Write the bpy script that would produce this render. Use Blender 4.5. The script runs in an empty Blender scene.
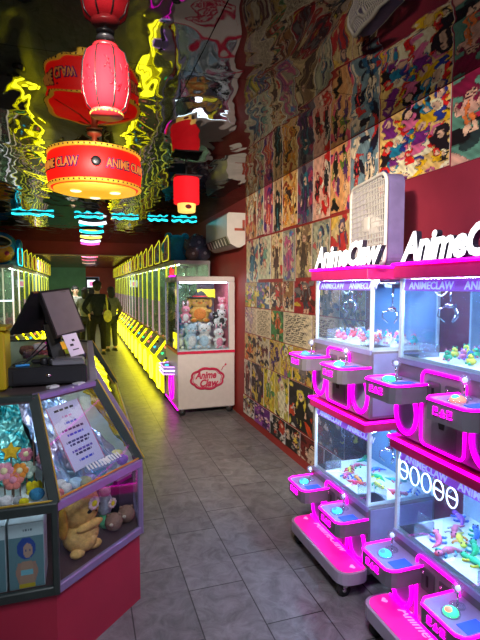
import bpy, math, random
from mathutils import Vector, Matrix, Euler
from math import sin, cos, pi, radians
R = random.Random(7)
S = bpy.context.scene
COL = S.collection
V = Vector
# ------------------------------------------------------------------ camera
F = 470.0; TH = math.atan(33/F); PS = math.atan(155/F*math.cos(TH))
cd = bpy.data.cameras.new('camera'); cam = bpy.data.objects.new('camera', cd); COL.objects.link(cam)
cam.location = (0, 0, 1.65); cam.rotation_euler = (pi/2-TH, 0, -PS)
cd.sensor_fit = 'VERTICAL'; cd.sensor_height = 24.0; cd.lens = F/640*24.0; cd.clip_start = .02; cd.clip_end = 100
S.camera = cam
# ------------------------------------------------------------------ world, exposure, unseen lamps
W = bpy.data.worlds.new('world'); S.world = W; W.use_nodes = True
W.node_tree.nodes['Background'].inputs[0].default_value = (.55, .6, .75, 1)
W.node_tree.nodes['Background'].inputs[1].default_value = .22
S.view_settings.view_transform = 'Standard'; S.view_settings.look = 'None'
S.view_settings.exposure = 0.0; S.view_settings.gamma = 1; S.view_settings.use_curve_mapping = False
S.cycles.transparent_max_bounces = 32; S.cycles.max_bounces = 8; S.cycles.glossy_bounces = 4
S.cycles.caustics_reflective = False; S.cycles.caustics_refractive = False
S.cycles.sample_clamp_indirect = 8.0; S.cycles.use_denoising = True
def area(name, loc, tgt, size, power, col, size_y=None):
    l = bpy.data.lights.new(name, 'AREA'); l.energy = power; l.color = col; l.size = size
    if size_y: l.shape = 'RECTANGLE'; l.size_y = size_y
    o = bpy.data.objects.new(name, l); COL.objects.link(o); o.location = loc
    o.rotation_euler = (V(tgt)-V(loc)).to_track_quat('-Z', 'Y').to_euler(); return o
def point(name, loc, power, col, r=.05):
    l = bpy.data.lights.new(name, 'POINT'); l.energy = power; l.color = col; l.shadow_soft_size = r
    o = bpy.data.objects.new(name, l); COL.objects.link(o); o.location = loc; return o
area('daylight_of_shop_entrance', (1.0, -2.6, 1.6), (.2, 3, .6), 2.4, 14, (.85, .9, 1.0), 2.2)  # added fill behind the camera, as if from a shop entrance
area('ceiling_downlight', (.5, 1.0, 2.70), (.7, 2.0, .0), .6, 42, (.86, .86, 1.0))  # added just out of view to light the near floor from above
def spot(name, loc, tgt, power, col, ang, blend=.6, r=.06):
    l = bpy.data.lights.new(name, 'SPOT'); l.energy = power; l.color = col; l.spot_size = radians(ang); l.spot_blend = blend; l.shadow_soft_size = r
    o = bpy.data.objects.new(name, l); COL.objects.link(o); o.location = loc
    o.rotation_euler = (V(tgt)-V(loc)).to_track_quat('-Z', 'Y').to_euler(); return o
spot('track_spotlight', (-.2, 1.0, 2.6), (1.50, 6.3, 1.9), 400, (1.0, .90, .80), 36)  # added out of view to brighten air conditioner and corner machine
spot('track_spotlight', (-.3, .7, 2.64), (1.87, 4.3, 1.2), 620, (1.0, .82, .58), 56, .7, .1)
spot('track_spotlight', (-.3, .5, 2.64), (1.87, 2.0, 2.6), 170, (1.0, .85, .65), 36, .7, .1)  # added out of view to lift the near posters
spot('track_spotlight', (.3, .3, 2.6), (.8, 4.0, 0), 70, (.9, .88, 1.0), 70)  # added out of view to brighten the floor
area('ceiling_panel_behind_beam', (-.3, 12.6, 2.45), (-.6, 20, 1.2), .8, 90, (.9, 1.0, .9), .3)  # added lamp hidden by the beam, brightens the teal end wall
# ------------------------------------------------------------------ materials
MATS = {}
def nodes(m):
    m.use_nodes = True; nt = m.node_tree; return nt, nt.nodes, nt.links, nt.nodes['Principled BSDF']
def mat(name, col, rough=.5, metal=0, noise=.12, scale=18, bump=0, spec=.5, coat=0, ns=None):
    if name in MATS: return MATS[name]
    m = bpy.data.materials.new(name); nt, N, L, B = nodes(m)
    B.inputs['Roughness'].default_value = rough; B.inputs['Metallic'].default_value = metal
    B.inputs['Specular IOR Level'].default_value = spec; B.inputs['Coat Weight'].default_value = coat
    tc = N.new('ShaderNodeTexCoord'); n = N.new('ShaderNodeTexNoise'); n.inputs['Scale'].default_value = scale; n.inputs['Detail'].default_value = 3
    L.new(tc.outputs['Object'], n.inputs['Vector'])
    r = N.new('ShaderNodeValToRGB'); r.color_ramp.elements[0].position = .35; r.color_ramp.elements[1].position = .68
    r.color_ramp.elements[0].color = tuple(c*(1-noise) for c in col)+(1,); r.color_ramp.elements[1].color = tuple(min(1, c*(1+noise)) for c in col)+(1,)
    L.new(n.outputs['Fac'], r.inputs['Fac']); L.new(r.outputs['Color'], B.inputs['Base Color'])
    if bump:
        b = N.new('ShaderNodeBump'); b.inputs['Strength'].default_value = bump; b.inputs['Distance'].default_value = .01
        n2 = N.new('ShaderNodeTexNoise'); n2.inputs['Scale'].default_value = ns or scale*6; n2.inputs['Detail'].default_value = 4
        L.new(tc.outputs['Object'], n2.inputs['Vector']); L.new(n2.outputs['Fac'], b.inputs['Height']); L.new(b.outputs['Normal'], B.inputs['Normal'])
    MATS[name] = m; return m
def emis(name, col, st, base=None):
    if name in MATS: return MATS[name]
    m = bpy.data.materials.new(name); nt, N, L, B = nodes(m)
    B.inputs['Base Color'].default_value = (base or col)+(1,); B.inputs['Emission Color'].default_value = col+(1,); B.inputs['Emission Strength'].default_value = st
    MATS[name] = m; return m
def glass(name, tint=(.93, .97, 1), refl=1.45, rough=.02, haze=0, hcol=(1,1,1)):
    if name in MATS: return MATS[name]
    m = bpy.data.materials.new(name); m.use_nodes = True; nt = m.node_tree; N = nt.nodes; L = nt.links; N.clear()
    o = N.new('ShaderNodeOutputMaterial'); t = N.new('ShaderNodeBsdfTransparent'); g = N.new('ShaderNodeBsdfGlossy'); f = N.new('ShaderNodeMath'); x = N.new('ShaderNodeMixShader')
    t.inputs[0].default_value = tint+(1,); g.inputs['Roughness'].default_value = rough; f0 = ((refl-1)/(refl+1))**2; lw = N.new('ShaderNodeLayerWeight'); lw.inputs['Blend'].default_value = .5; pw = N.new('ShaderNodeMath'); pw.operation = 'POWER'; pw.inputs[1].default_value = 5
    L.new(lw.outputs['Facing'], pw.inputs[0]); f.operation = 'MULTIPLY_ADD'; f.inputs[1].default_value = 1-f0; f.inputs[2].default_value = f0; L.new(pw.outputs[0], f.inputs[0])
    L.new(f.outputs[0], x.inputs[0]); L.new(t.outputs[0], x.inputs[1]); L.new(g.outputs[0], x.inputs[2]); out = x
    if haze:
        d = N.new('ShaderNodeBsdfDiffuse'); d.inputs[0].default_value = hcol+(1,); y = N.new('ShaderNodeMixShader'); y.inputs[0].default_value = haze
        L.new(x.outputs[0], y.inputs[1]); L.new(d.outputs[0], y.inputs[2]); out = y
    L.new(out.outputs[0], o.inputs[0]); MATS[name] = m; return m
def paintmat():
    if 'printed_paper' in MATS: return MATS['printed_paper']
    m = bpy.data.materials.new('printed_paper'); nt, N, L, B = nodes(m)
    a = N.new('ShaderNodeVertexColor'); a.layer_name = 'print'; L.new(a.outputs['Color'], B.inputs['Base Color']); B.inputs['Roughness'].default_value = .55
    MATS['printed_paper'] = m; return m
def foil(name, c1, c2, scale=14, rough=.25, metal=.6, strength=.9):
    if name in MATS: return MATS[name]
    m = bpy.data.materials.new(name); nt, N, L, B = nodes(m)
    tc = N.new('ShaderNodeTexCoord'); v = N.new('ShaderNodeTexNoise'); v.inputs['Scale'].default_value = scale; v.inputs['Detail'].default_value = 2; v.inputs['Distortion'].default_value = 1.2
    L.new(tc.outputs['Object'], v.inputs['Vector']); r = N.new('ShaderNodeValToRGB'); r.color_ramp.elements[0].position = .38; r.color_ramp.elements[1].position = .62
    r.color_ramp.elements[0].color = c1+(1,); r.color_ramp.elements[1].color = c2+(1,); L.new(v.outputs['Fac'], r.inputs['Fac']); L.new(r.outputs['Color'], B.inputs['Base Color'])
    b = N.new('ShaderNodeBump'); b.inputs['Strength'].default_value = strength; b.inputs['Distance'].default_value = .03; L.new(v.outputs['Fac'], b.inputs['Height']); L.new(b.outputs['Normal'], B.inputs['Normal'])
    B.inputs['Roughness'].default_value = rough; B.inputs['Metallic'].default_value = metal; MATS[name] = m; return m
MAG = (1, 0, .72)
M = dict(
 magenta=emis('magenta_led', MAG, 3.2), pink_glow=emis('pink_acrylic_lit_from_below', (1, .0, .42), .62, (.9, .05, .45)),
 yellow=emis('yellow_led', (1, .92, 0), 4.5), yellow_soft=emis('yellow_lit_acrylic', (.88, .77, 0), 1.8, (.8, .75, .05)),
 cyan=emis('cyan_led', (.02, .85, 1), 2.6), white_led=emis('white_led', (.85, .92, 1), 2.2), pink_led=emis('pink_led', (1, .1, .55), 2.2),
 yel_led=emis('pale_yellow_led', (1, .9, .12), 2.0), cool_strip=emis('cool_white_strip', (.42, .74, 1), 150), green_strip=emis('greenish_white_strip', (.8, 1, .75), 48),
 letters=emis('white_letter_face', (.95, .96, 1), 1.3, (.9, .9, .9)), letter_side=mat('black_letter_side', (.03, .03, .05), .4),
 grey=mat('grey_painted_metal', (.21, .20, .24), .38, .35, .05), grey_d=mat('dark_grey_metal', (.13, .13, .15), .4, .4, .05), lilac=mat('lilac_grey_panel', (.32, .33, .58), .35, .2, .05),  # lilac made bluer for the LED light falling on the side panels
 black=mat('black_plastic', (.012, .012, .014), .35), rubber=mat('black_rubber', (.02, .02, .02), .7), chrome=mat('chrome', (.8, .8, .82), .12, 1, .02), white=mat('white_plastic', (.75, .74, .72), .4, 0, .03),
 crimson=mat('crimson_panel', (.55, .02, .16), .35, 0, .06), purple_banner=emis('lit_purple_banner', (.30, .08, .75), .8, (.3, .1, .6)), banner_text=emis('lit_banner_letters', (.45, .55, 1), .8),
 glass=glass('clear_glass'), glass_f=glass('clear_front_glass', (.93, .97, 1), 1.45, .02, .08, (.35, .6, 1)), glass_y=glass('clear_glass_of_row', (.88, .92, .88), 1.5, .03, .22, (.58, .74, .64)), glass_case=glass('clear_glass_of_counter', (.93, .96, .97), 1.5), clear=glass('clear_acrylic', (.85, .88, .95), 1.7, .05, .12, (.8, .9, 1)),  # front and row panes carry a tinted haze for the glow inside
 mirror=mat('mirror_back', (.55, .62, .7), .06, 1, .02, spec=.8), blue_haze=glass('bluish_back_glass', (.75, .85, 1), 1.7, .05, .42, (.40, .62, .9)), bed=mat('white_prize_bed', (.72, .8, .82), .5, 0, .05),  # back glass haze is blue LED light put into the pane
 ctop=mat('lilac_console_top', (.38, .28, .60), .3, .2, .05), blue_s=emis('blue_screen', (.02, .08, .8), .7), btn_g=emis('green_button', (.05, 1, .35), 1.2), btn_b=emis('blue_button', (.05, .25, 1), 1.3), btn_t=emis('turquoise_button', (.05, .7, 1), 1.1), btn_r=emis('orange_button', (1, .25, .15), 1.1),
 red=mat('red_wall_paint', (.33, .028, .022), .6, 0, .08, 4), kiosk_red=mat('red_laminate', (.36, .02, .05), .45, 0, .05, 6), kiosk_red_d=mat('dark_red_laminate', (.20, .012, .02), .45, 0, .05, 6), k_black=mat('black_green_frame', (.035, .05, .045), .35, .3), k_purple=mat('lilac_metal_frame', (.30, .25, .46), .35, .5, .06), brass=mat('brass_edge', (.75, .52, .08), .3, .8, .05),
 cream=mat('cream_plastic', (.62, .60, .52), .4, 0, .03), fan_w=mat('ivory_fan_plastic', (.62, .60, .58), .4, 0, .04), fan_blade=mat('grey_fan_blade', (.10, .09, .11), .5), fan_case=mat('violet_grey_fan_casing', (.16, .13, .30), .4),  # fan casing violet is blue-purple light put into the colour
 white_cab=mat('white_cabinet_paint', (.66, .60, .58), .4, 0, .03), red_edge=mat('red_edge_strip', (.6, .01, .06), .4), teal=mat('teal_wall_paint', (.13, .34, .27), .7, 0, .1, 3), dark_wall=mat('dark_wall_paint', (.03, .022, .03), .6),
 skin=mat('skin', (.62, .38, .27), .55), hair=mat('black_hair', (.012, .01, .01), .6, 0, .3, 60, .4), hairb=mat('brown_hair', (.05, .025, .015), .6, 0, .3, 60, .4),
)
def fab(name, c, s=60): return mat(name, c, .9, 0, .18, s, .5, .2)
# ------------------------------------------------------------------ mesh builder
class MB:
    def __init__(s): s.v = []; s.f = []; s.m = []; s.sm = []; s.mats = []
    def mi(s, m):
        if m not in s.mats: s.mats.append(m)
        return s.mats.index(m)
    def add(s, vs, fs, m, smooth=False, T=None):
        b = len(s.v); s.v += [tuple(T @ V(p)) if T else tuple(p) for p in vs]; k = s.mi(m)
        for f in fs: s.f.append([b+i for i in f]); s.m.append(k); s.sm.append(smooth)
        return s
    def box(s, x0, x1, y0, y1, z0, z1, m, T=None, ch=0):
        if ch:
            c = min(ch, (x1-x0)*.49, (y1-y0)*.49, (z1-z0)*.49); vs = []
            for z, i in ((z0, c), (z0+c, 0), (z1-c, 0), (z1, c)):
                X0, X1, Y0, Y1 = x0+i, x1-i, y0+i, y1-i
                vs += [(X0+c*.7, Y0, z), (X1-c*.7, Y0, z), (X1, Y0+c*.7, z), (X1, Y1-c*.7, z), (X1-c*.7, Y1, z), (X0+c*.7, Y1, z), (X0, Y1-c*.7, z), (X0, Y0+c*.7, z)]
            fs = [[7-i for i in range(8)], [24+i for i in range(8)]]
            for r in range(3): fs += [[r*8+i, r*8+(i+1) % 8, r*8+8+(i+1) % 8, r*8+8+i] for i in range(8)]
            return s.add(vs, fs, m, False, T)
        vs = [(x, y, z) for z in (z0, z1) for y in (y0, y1) for x in (x0, x1)]
        return s.add(vs, [(0, 2, 3, 1), (4, 5, 7, 6), (0, 1, 5, 4), (2, 6, 7, 3), (0, 4, 6, 2), (1, 3, 7, 5)], m, False, T)
    def prism(s, pts, a, b, m, ax='z', T=None):      # polygon extruded along ax
        n = len(pts)
        def q(p, h): return (p[0], p[1], h) if ax == 'z' else ((h, p[0], p[1]) if ax == 'x' else (p[0], h, p[1]))
        vs = [q(p, a) for p in pts]+[q(p, b) for p in pts]
        return s.add(vs, [list(range(n))[::-1], [n+i for i in range(n)]]+[[i, (i+1) % n, n+(i+1) % n, n+i] for i in range(n)], m, False, T)
    def tube(s, path, r, m, n=8, closed=False, caps=True, T=None):
        P = [V(p) for p in path]; k = len(P); vs = []; rr = r if isinstance(r, (list, tuple)) else [r]*k; prev = None
        for i, p in enumerate(P):
            if closed: d = P[(i+1) % k]-P[i-1]
            else: d = P[min(i+1, k-1)]-P[max(i-1, 0)]
            d = d.normalized() if d.length > 1e-9 else V((0, 0, 1))
            if prev is None:
                a = V((0, 0, 1)) if abs(d.z) < .9 else V((1, 0, 0)); u = d.cross(a).normalized()
            else:
                u = prev-d*prev.dot(d); u = u.normalized() if u.length > 1e-6 else d.orthogonal().normalized()
            prev = u; w = d.cross(u)
            vs += [p+(u*cos(2*pi*j/n)+w*sin(2*pi*j/n))*rr[i] for j in range(n)]
        fs = []
        for i in range(k if closed else k-1):
            j = (i+1) % k
            fs += [[i*n+a, i*n+(a+1) % n, j*n+(a+1) % n, j*n+a] for a in range(n)]
        if caps and not closed: fs += [list(range(n))[::-1], [(k-1)*n+a for a in range(n)]]
        return s.add(vs, fs, m, True, T)
    def cyl(s, a, b, r, m, n=14, r2=None): return s.tube([a, b], [r, r if r2 is None else r2], m, n)
    def ell(s, c, r, m, nu=14, nv=9, T=None, e=1.0):
        if not isinstance(r, (list, tuple)): r = (r, r, r)
        vs = [(c[0], c[1], c[2]-r[2])]
        for j in range(1, nv):
            t = -pi/2+pi*j/nv
            for i in range(nu): vs.append((c[0]+r[0]*cos(t)*cos(2*pi*i/nu), c[1]+r[1]*cos(t)*sin(2*pi*i/nu), c[2]+r[2]*sin(t)))
        vs.append((c[0], c[1], c[2]+r[2])); L = len(vs)-1; fs = []
        for i in range(nu): fs.append([0, 1+(i+1) % nu, 1+i])
        for j in range(nv-2):
            for i in range(nu): fs.append([1+j*nu+i, 1+j*nu+(i+1) % nu, 1+(j+1)*nu+(i+1) % nu, 1+(j+1)*nu+i])
        for i in range(nu): fs.append([L, 1+(nv-2)*nu+i, 1+(nv-2)*nu+(i+1) % nu])
        return s.add(vs, fs, m, True, T)
    def lathe(s, prof, c, m, n=24, T=None, smooth=True):
        vs = []; k = len(prof)
        for r, z in prof: vs += [(c[0]+r*cos(2*pi*i/n), c[1]+r*sin(2*pi*i/n), c[2]+z) for i in range(n)]
        fs = [[j*n+i, j*n+(i+1) % n, (j+1)*n+(i+1) % n, (j+1)*n+i] for j in range(k-1) for i in range(n)]
        fs += [list(range(n))[::-1], [(k-1)*n+i for i in range(n)]]
        return s.add(vs, fs, m, smooth, T)
    def beam(s, p, q, w, t, m, up=(0, 0, 1)):
        p, q = V(p), V(q); d = (q-p); L = d.length; d.normalize(); u = V(up); x = d.cross(u).normalized(); y = x.cross(d)
        T = Matrix((x, d, y)).transposed().to_4x4(); T.translation = p
        return s.box(-w/2, w/2, 0, L, -t/2, t/2, m, T, min(w, t)*.18)
    def quad(s, a, b, c, d, m, th=.004):               # a pane with thickness
        a, b, c, d = map(V, (a, b, c, d)); n = (b-a).cross(d-a).normalized()*th/2
        vs = [p-n for p in (a, b, c, d)]+[p+n for p in (a, b, c, d)]
        return s.add(vs, [(3, 2, 1, 0), (4, 5, 6, 7), (0, 1, 5, 4), (1, 2, 6, 5), (2, 3, 7, 6), (3, 0, 4, 7)], m)
    def obj(s, name, parent=None, loc=None):
        me = bpy.data.meshes.new(name); 
        off = V(loc) if loc is not None else V((0, 0, 0))
        me.from_pydata([tuple(V(p)-off) for p in s.v], [], s.f)
        for m in s.mats: me.materials.append(m)
        me.polygons.foreach_set('material_index', s.m); me.polygons.foreach_set('use_smooth', s.sm); me.update()
        o = bpy.data.objects.new(name, me); COL.objects.link(o); o.location = off
        if parent: o.parent = parent
        return o
def tag(o, label, cat, group=None):
    o['label'] = label; o['category'] = cat
    if group: o['group'] = group
    return o
def root(name, label, cat, loc=(0, 0, 0), rz=0, group=None):
    o = bpy.data.objects.new(name, None); COL.objects.link(o); o.location = loc; o.rotation_euler = (0, 0, rz); o.empty_display_size = .1
    return tag(o, label, cat, group)
def struct(o): o['kind'] = 'structure'; return o
def dup(o, loc=None, label=None, rz=None, group=None, sc=None):
    c = o.copy(); COL.objects.link(c)
    if loc is not None: c.location = loc
    if rz is not None: c.rotation_euler.z = rz
    if sc is not None: c.scale = (sc, sc, sc) if not isinstance(sc, tuple) else sc
    if label: c['label'] = label
    if group: c['group'] = group
    for ch in o.children:
        d = ch.copy(); COL.objects.link(d); d.parent = c
        for g in ch.children:
            e = g.copy(); COL.objects.link(e); e.parent = d
    return c
def text(mb, body, T, size, ext, m, m_side=None, shear=0, off=0, sx=1.0, align='LEFT', space=1.0):
    c = bpy.data.curves.new('t', 'FONT'); c.body = body; c.size = size; c.extrude = ext; c.shear = shear; c.offset = off; c.align_x = align; c.resolution_u = 3; c.space_character = space
    o = bpy.data.objects.new('t', c); COL.objects.link(o); bpy.context.view_layer.update()
    me = o.evaluated_get(bpy.context.evaluated_depsgraph_get()).to_mesh()
    vs = [(v.co.x*sx, v.co.y, v.co.z) for v in me.vertices]
    front = [list(p.vertices) for p in me.polygons if abs(p.normal.z) > .7]; side = [list(p.vertices) for p in me.polygons if abs(p.normal.z) <= .7]
    mb.add(vs, front, m, False, T)
    if side: mb.add(vs, side, m_side or m, False, T)
    bpy.data.objects.remove(o); bpy.data.curves.remove(c)
def frame(o, x, y):                                     # matrix with text axes x, y at o
    x, y = V(x).normalized(), V(y).normalized(); z = x.cross(y); T = Matrix((x, y, z)).transposed().to_4x4(); T.translation = V(o); return T
def ring(cx, cy, rx, ry, n=28): return [(cx+rx*cos(2*pi*i/n), cy+ry*sin(2*pi*i/n)) for i in range(n)]
def rrect(x0, x1, y0, y1, r, k=4):
    P = []
    for cx, cy, a in ((x1-r, y1-r, 0), (x0+r, y1-r, 90), (x0+r, y0+r, 180), (x1-r, y0+r, 270)):
        P += [(cx+r*cos(radians(a+90*i/k)), cy+r*sin(radians(a+90*i/k))) for i in range(k+1)]
    return P
ORD = 'first second third fourth fifth sixth seventh eighth ninth tenth eleventh twelfth thirteenth fourteenth fifteenth sixteenth seventeenth eighteenth nineteenth twentieth'.split()

# ================================================================== SETTING
CZ = 2.73; WX = 1.87
m = bpy.data.materials.new('slate_floor_tiles'); nt, N, L, B = nodes(m)
tc = N.new('ShaderNodeTexCoord'); mp = N.new('ShaderNodeMapping'); mp.inputs['Rotation'].default_value = (0, 0, pi/2); mp.inputs['Location'].default_value = (-.03, -.19, 0)
L.new(tc.outputs['Object'], mp.inputs['Vector']); br = N.new('ShaderNodeTexBrick'); L.new(mp.outputs[0], br.inputs['Vector'])
br.offset = .4; br.inputs['Scale'].default_value = 1; br.inputs['Brick Width'].default_value = .61; br.inputs['Row Height'].default_value = .31; br.inputs['Mortar Size'].default_value = .0035; br.inputs['Mortar Smooth'].default_value = .2
br.inputs['Color1'].default_value = (.21, .20, .205, 1); br.inputs['Color2'].default_value = (.16, .152, .157, 1); br.inputs['Mortar'].default_value = (.03, .03, .03, 1)
n1 = N.new('ShaderNodeTexNoise'); n1.inputs['Scale'].default_value = 9; n1.inputs['Detail'].default_value = 8; n1.inputs['Roughness'].default_value = .7; n1.inputs['Distortion'].default_value = .8; L.new(tc.outputs['Object'], n1.inputs['Vector'])
rp = N.new('ShaderNodeValToRGB'); rp.color_ramp.elements[0].position = .3; rp.color_ramp.elements[0].color = (.55, .55, .55, 1); rp.color_ramp.elements[1].position = .7; rp.color_ramp.elements[1].color = (1.5, 1.5, 1.5, 1); L.new(n1.outputs['Fac'], rp.inputs['Fac'])
mx = N.new('ShaderNodeMixRGB'); mx.blend_type = 'MULTIPLY'; mx.inputs[0].default_value = 1; L.new(br.outputs['Color'], mx.inputs[1]); L.new(rp.outputs['Color'], mx.inputs[2]); L.new(mx.outputs[0], B.inputs['Base Color'])
B.inputs['Roughness'].default_value = .38
bp = N.new('ShaderNodeBump'); bp.inputs['Strength'].default_value = .35; bp.inputs['Distance'].default_value = .01; L.new(n1.outputs['Fac'], bp.inputs['Height']); L.new(bp.outputs['Normal'], B.inputs['Normal'])
struct(MB().box(-3.0, 2.3, -3.0, 22.3, -.1, 0, m).obj('floor'))

# wavy high-gloss black stretch ceiling
m = bpy.data.materials.new('glossy_rippled_ceiling_film'); nt, N, L, B = nodes(m)
B.inputs['Base Color'].default_value = (.004, .004, .004, 1); B.inputs['Roughness'].default_value = .025; B.inputs['IOR'].default_value = 1.66
tc = N.new('ShaderNodeTexCoord'); mp = N.new('ShaderNodeMapping'); mp.inputs['Scale'].default_value = (1.0, .55, 1); L.new(tc.outputs['Object'], mp.inputs['Vector'])
n1 = N.new('ShaderNodeTexNoise'); n1.inputs['Scale'].default_value = 3.4; n1.inputs['Detail'].default_value = 1.5; n1.inputs['Distortion'].default_value = .6; L.new(mp.outputs[0], n1.inputs['Vector'])
bp = N.new('ShaderNodeBump'); bp.inputs['Strength'].default_value = 1.0; bp.inputs['Distance'].default_value = .013; L.new(n1.outputs['Fac'], bp.inputs['Height']); L.new(bp.outputs['Normal'], B.inputs['Normal'])
b = MB(); ys = [-3.0, -.4, 1.0, 2.4, 3.8, 5.2, 6.6, 8.0, 9.4, 10.8, 12.1]
for a, c in zip(ys[:-1], ys[1:]):
    for x0, x1 in ((-3.0, -1.4), (-1.395, .535), (.54, 2.3)): b.box(x0, x1, a, c-.004, CZ, CZ+.08, m)
struct(b.obj('ceiling'))
struct(MB().box(-3.0, 2.3, 12.1, 22.3, 2.50, 2.58, mat('dark_red_ceiling_paint', (.10, .012, .012), .25)).obj('ceiling_far'))
b = MB(); b.box(-3, 2.3, 12.0, 12.1, 2.43, CZ+.08, M['red']); b.box(-3, 2.3, 11.98, 12.12, 2.405, 2.43, mat('tan_trim', (.45, .3, .2), .5)); struct(b.obj('beam'))
b = MB(); b.box(WX, 2.0, 3.0, 22.3, 0, CZ, M['red']); b.box(WX, 2.0, -3.0, 3.0, 0, CZ, mat('crimson_wall_paint', (.26, .02, .045), .6, 0, .08, 4)); struct(b.obj('wall_right'))
struct(MB().box(WX-.012, WX, -3, 5.46, 0, .085, M['red']).obj('baseboard_right'))
struct(MB().box(-3.1, -3.0, -3.0, 22.3, 0, CZ, M['dark_wall']).obj('wall_left'))
b = MB(); b.box(-3, .04, 22.0, 22.2, 0, 2.5, M['teal']); b.box(.62, 1.87, 22.0, 22.2, 0, 2.5, M['red']); b.box(.04, .62, 22.0, 22.2, 2.1, 2.5, M['red']); b.box(.04, .62, 23.2, 23.3, 0, 2.1, M['dark_wall']); struct(b.obj('wall_back'))
struct(MB().box(-3.0, -1.86, 17.3, 17.4, 0, 2.5, M['teal']).obj('wall_side'))

# ================================================================== POSTERS
def lin(c): return tuple((x/255)**2.2 for x in c)
def painted(name, w, h, nx, ny, fn, parent=None, th=.004):
    """flat printed sheet: front is a grid of printed cells; local x = width, y = height, +z front"""
    vs = [((i/nx-.5)*w, (j/ny-.5)*h, th) for j in range(ny+1) for i in range(nx+1)]; fs = []; cols = []
    for j in range(ny):
        for i in range(nx):
            a = j*(nx+1)+i; fs.append((a, a+1, a+nx+2, a+nx+1)); cols.append(fn((i+.5)/nx, (j+.5)/ny))
    k = len(vs); vs += [(-w/2, -h/2, 0), (w/2, -h/2, 0), (w/2, h/2, 0), (-w/2, h/2, 0), (-w/2, -h/2, th), (w/2, -h/2, th), (w/2, h/2, th), (-w/2, h/2, th)]
    ex = [(3, 2, 1, 0), (0, 1, 5, 4), (1, 2, 6, 5), (2, 3, 7, 6), (3, 0, 4, 7)]
    for f in ex: fs.append(tuple(k+i for i in f)); cols.append((.7, .66, .6))
    me = bpy.data.meshes.new(name); me.from_pydata(vs, [], fs); me.materials.append(paintmat())
    ca = me.color_attributes.new('print', 'FLOAT_COLOR', 'CORNER'); data = []
    for f, c in zip(fs, cols): data += (list(c)+[1.0])*len(f)
    ca.data.foreach_set('color', data); me.update()
    o = bpy.data.objects.new(name, me); COL.objects.link(o)
    if parent: o.parent = parent
    return o
def art(seed, bg, pal, nf=1, strip=None, border=None):
    """generic cartoon-poster art: backdrop blotches, nf figures with hair, face and outfit, an optional caption strip"""
    r = random.Random(seed); bg = lin(bg); pal = [lin(p) for p in pal]
    bl = [(r.random(), r.random(), r.uniform(.03, .18), r.uniform(.03, .16), r.choice(pal), r.uniform(-1, 1)) for _ in range(22)]
    figs = []
    for k in range(nf):
        cx = (k+.5)/nf+r.uniform(-.08, .08)/nf; top = r.uniform(.68, .86); s = r.uniform(.75, 1.1)/max(1, nf**.75)
        figs.append((cx, top, s, r.choice(pal), r.choice(pal), r.choice(pal), r.uniform(-.25, .25), lin((235, 190, 160))))
    def fn(u, v):
        if border and (u < .07 or u > .93 or v < .05 or v > .95): return lin(border)
        c = bg
        for x, y, a, q, col, t in bl:
            du, dv = u-x, v-y; du += dv*t
            if (du/a)**2+(dv/q)**2 < 1+.5*sin(17*u+23*v+seed): c = col
        for cx, top, s, hc, oc, ac, t, sk in figs:
            x = (u-cx-(top-v)*t*.4)/s; y = (v-top)/s
            if (x/.17)**2+((y+.0)/.13)**2 < 1 and not ((x/.10)**2+((y+.03)/.075)**2 < 1): c = hc
            elif (x/.10)**2+((y+.03)/.075)**2 < 1: c = sk if not (abs(abs(x)-.045) < .02 and abs(y+.03) < .018) else (.02, .02, .04)
            elif abs(x) < .21 and -.34 < y < -.02 and abs(x) > .12 and r_h(x, y): c = hc
            elif -.55 < y < -.11 and abs(x) < .10+.16*min(1, (-.11-y)*3)+.02*sin(y*40): c = oc if abs(x) > .035 or y > -.2 else ac
            elif -1.1 < y <= -.55 and .02 < abs(x) < .13: c = ac if y > -.8 else sk
            if -.5 < y < -.15 and abs(abs(x)-.24) < .03: c = sk if y < -.35 else oc
        if strip and v < strip[0]:
            c = lin(strip[1])
            if int(u*14) % 3 and abs(v/strip[0]-.5) < .25: c = lin(strip[2])
        return c
    def r_h(x, y): return sin(40*x)+sin(22*y) > -.5
    return fn
def crowd(seed, bg, pal, n=16, dens=.5):
    r = random.Random(seed); bg = lin(bg); pal = [lin(p) for p in pal]; el = []
    for k in range(n):
        el.append((r.random(), r.random(), r.uniform(.04, .1)*dens*2, r.choice(pal), r.choice(pal), r.uniform(0, 6)))
    def fn(u, v):
        c = bg
        for x, y, s, hc, oc, a in el:
            du, dv = (u-x)/s, (v-y)/s; d = du*du+dv*dv
            if abs(du) < 1.0+.3*sin(dv*5) and -2.6 < dv < -.5: c = oc
            if d < 1.0: c = hc
            if du*du*3+(dv+.2)**2*3 < 1: c = lin((232, 190, 160))
            if d < 2.6 and abs(math.atan2(dv, du)-a+3.1) < .18: c = oc
        return c
    return fn
def notes(seed, bg, ink):
    r = random.Random(seed); bg = lin(bg); ink = lin(ink)
    def fn(u, v):
        row = int(v*15); k = (v*15) % 1
        if .08 < u < .92 and .06 < v < .94 and .3 < k < .7 and (int(u*30)*7+row*13+seed) % 5 != 0 and u < .92-.3*((row*37 % 10)/10): return ink
        return bg
    return fn
WARM = [(150, 60, 40), (90, 60, 50), (230, 200, 150), (200, 120, 60), (60, 50, 70), (210, 60, 50), (240, 225, 190)]
COOLP = [(90, 130, 150), (60, 90, 120), (210, 190, 160), (120, 160, 140), (70, 60, 90), (190, 90, 90), (230, 220, 190)]
VIV = [(230, 40, 40), (240, 190, 30), (40, 60, 150), (120, 40, 130), (250, 240, 200), (30, 130, 170), (30, 25, 35), (230, 110, 160)]
DARKP = [(30, 25, 30), (80, 30, 30), (190, 170, 150), (120, 110, 110), (150, 40, 35), (60, 70, 80), (220, 190, 60)]
YELP = [(235, 210, 50), (210, 170, 60), (90, 150, 80), (150, 90, 160), (240, 230, 190), (60, 50, 40)]
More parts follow.
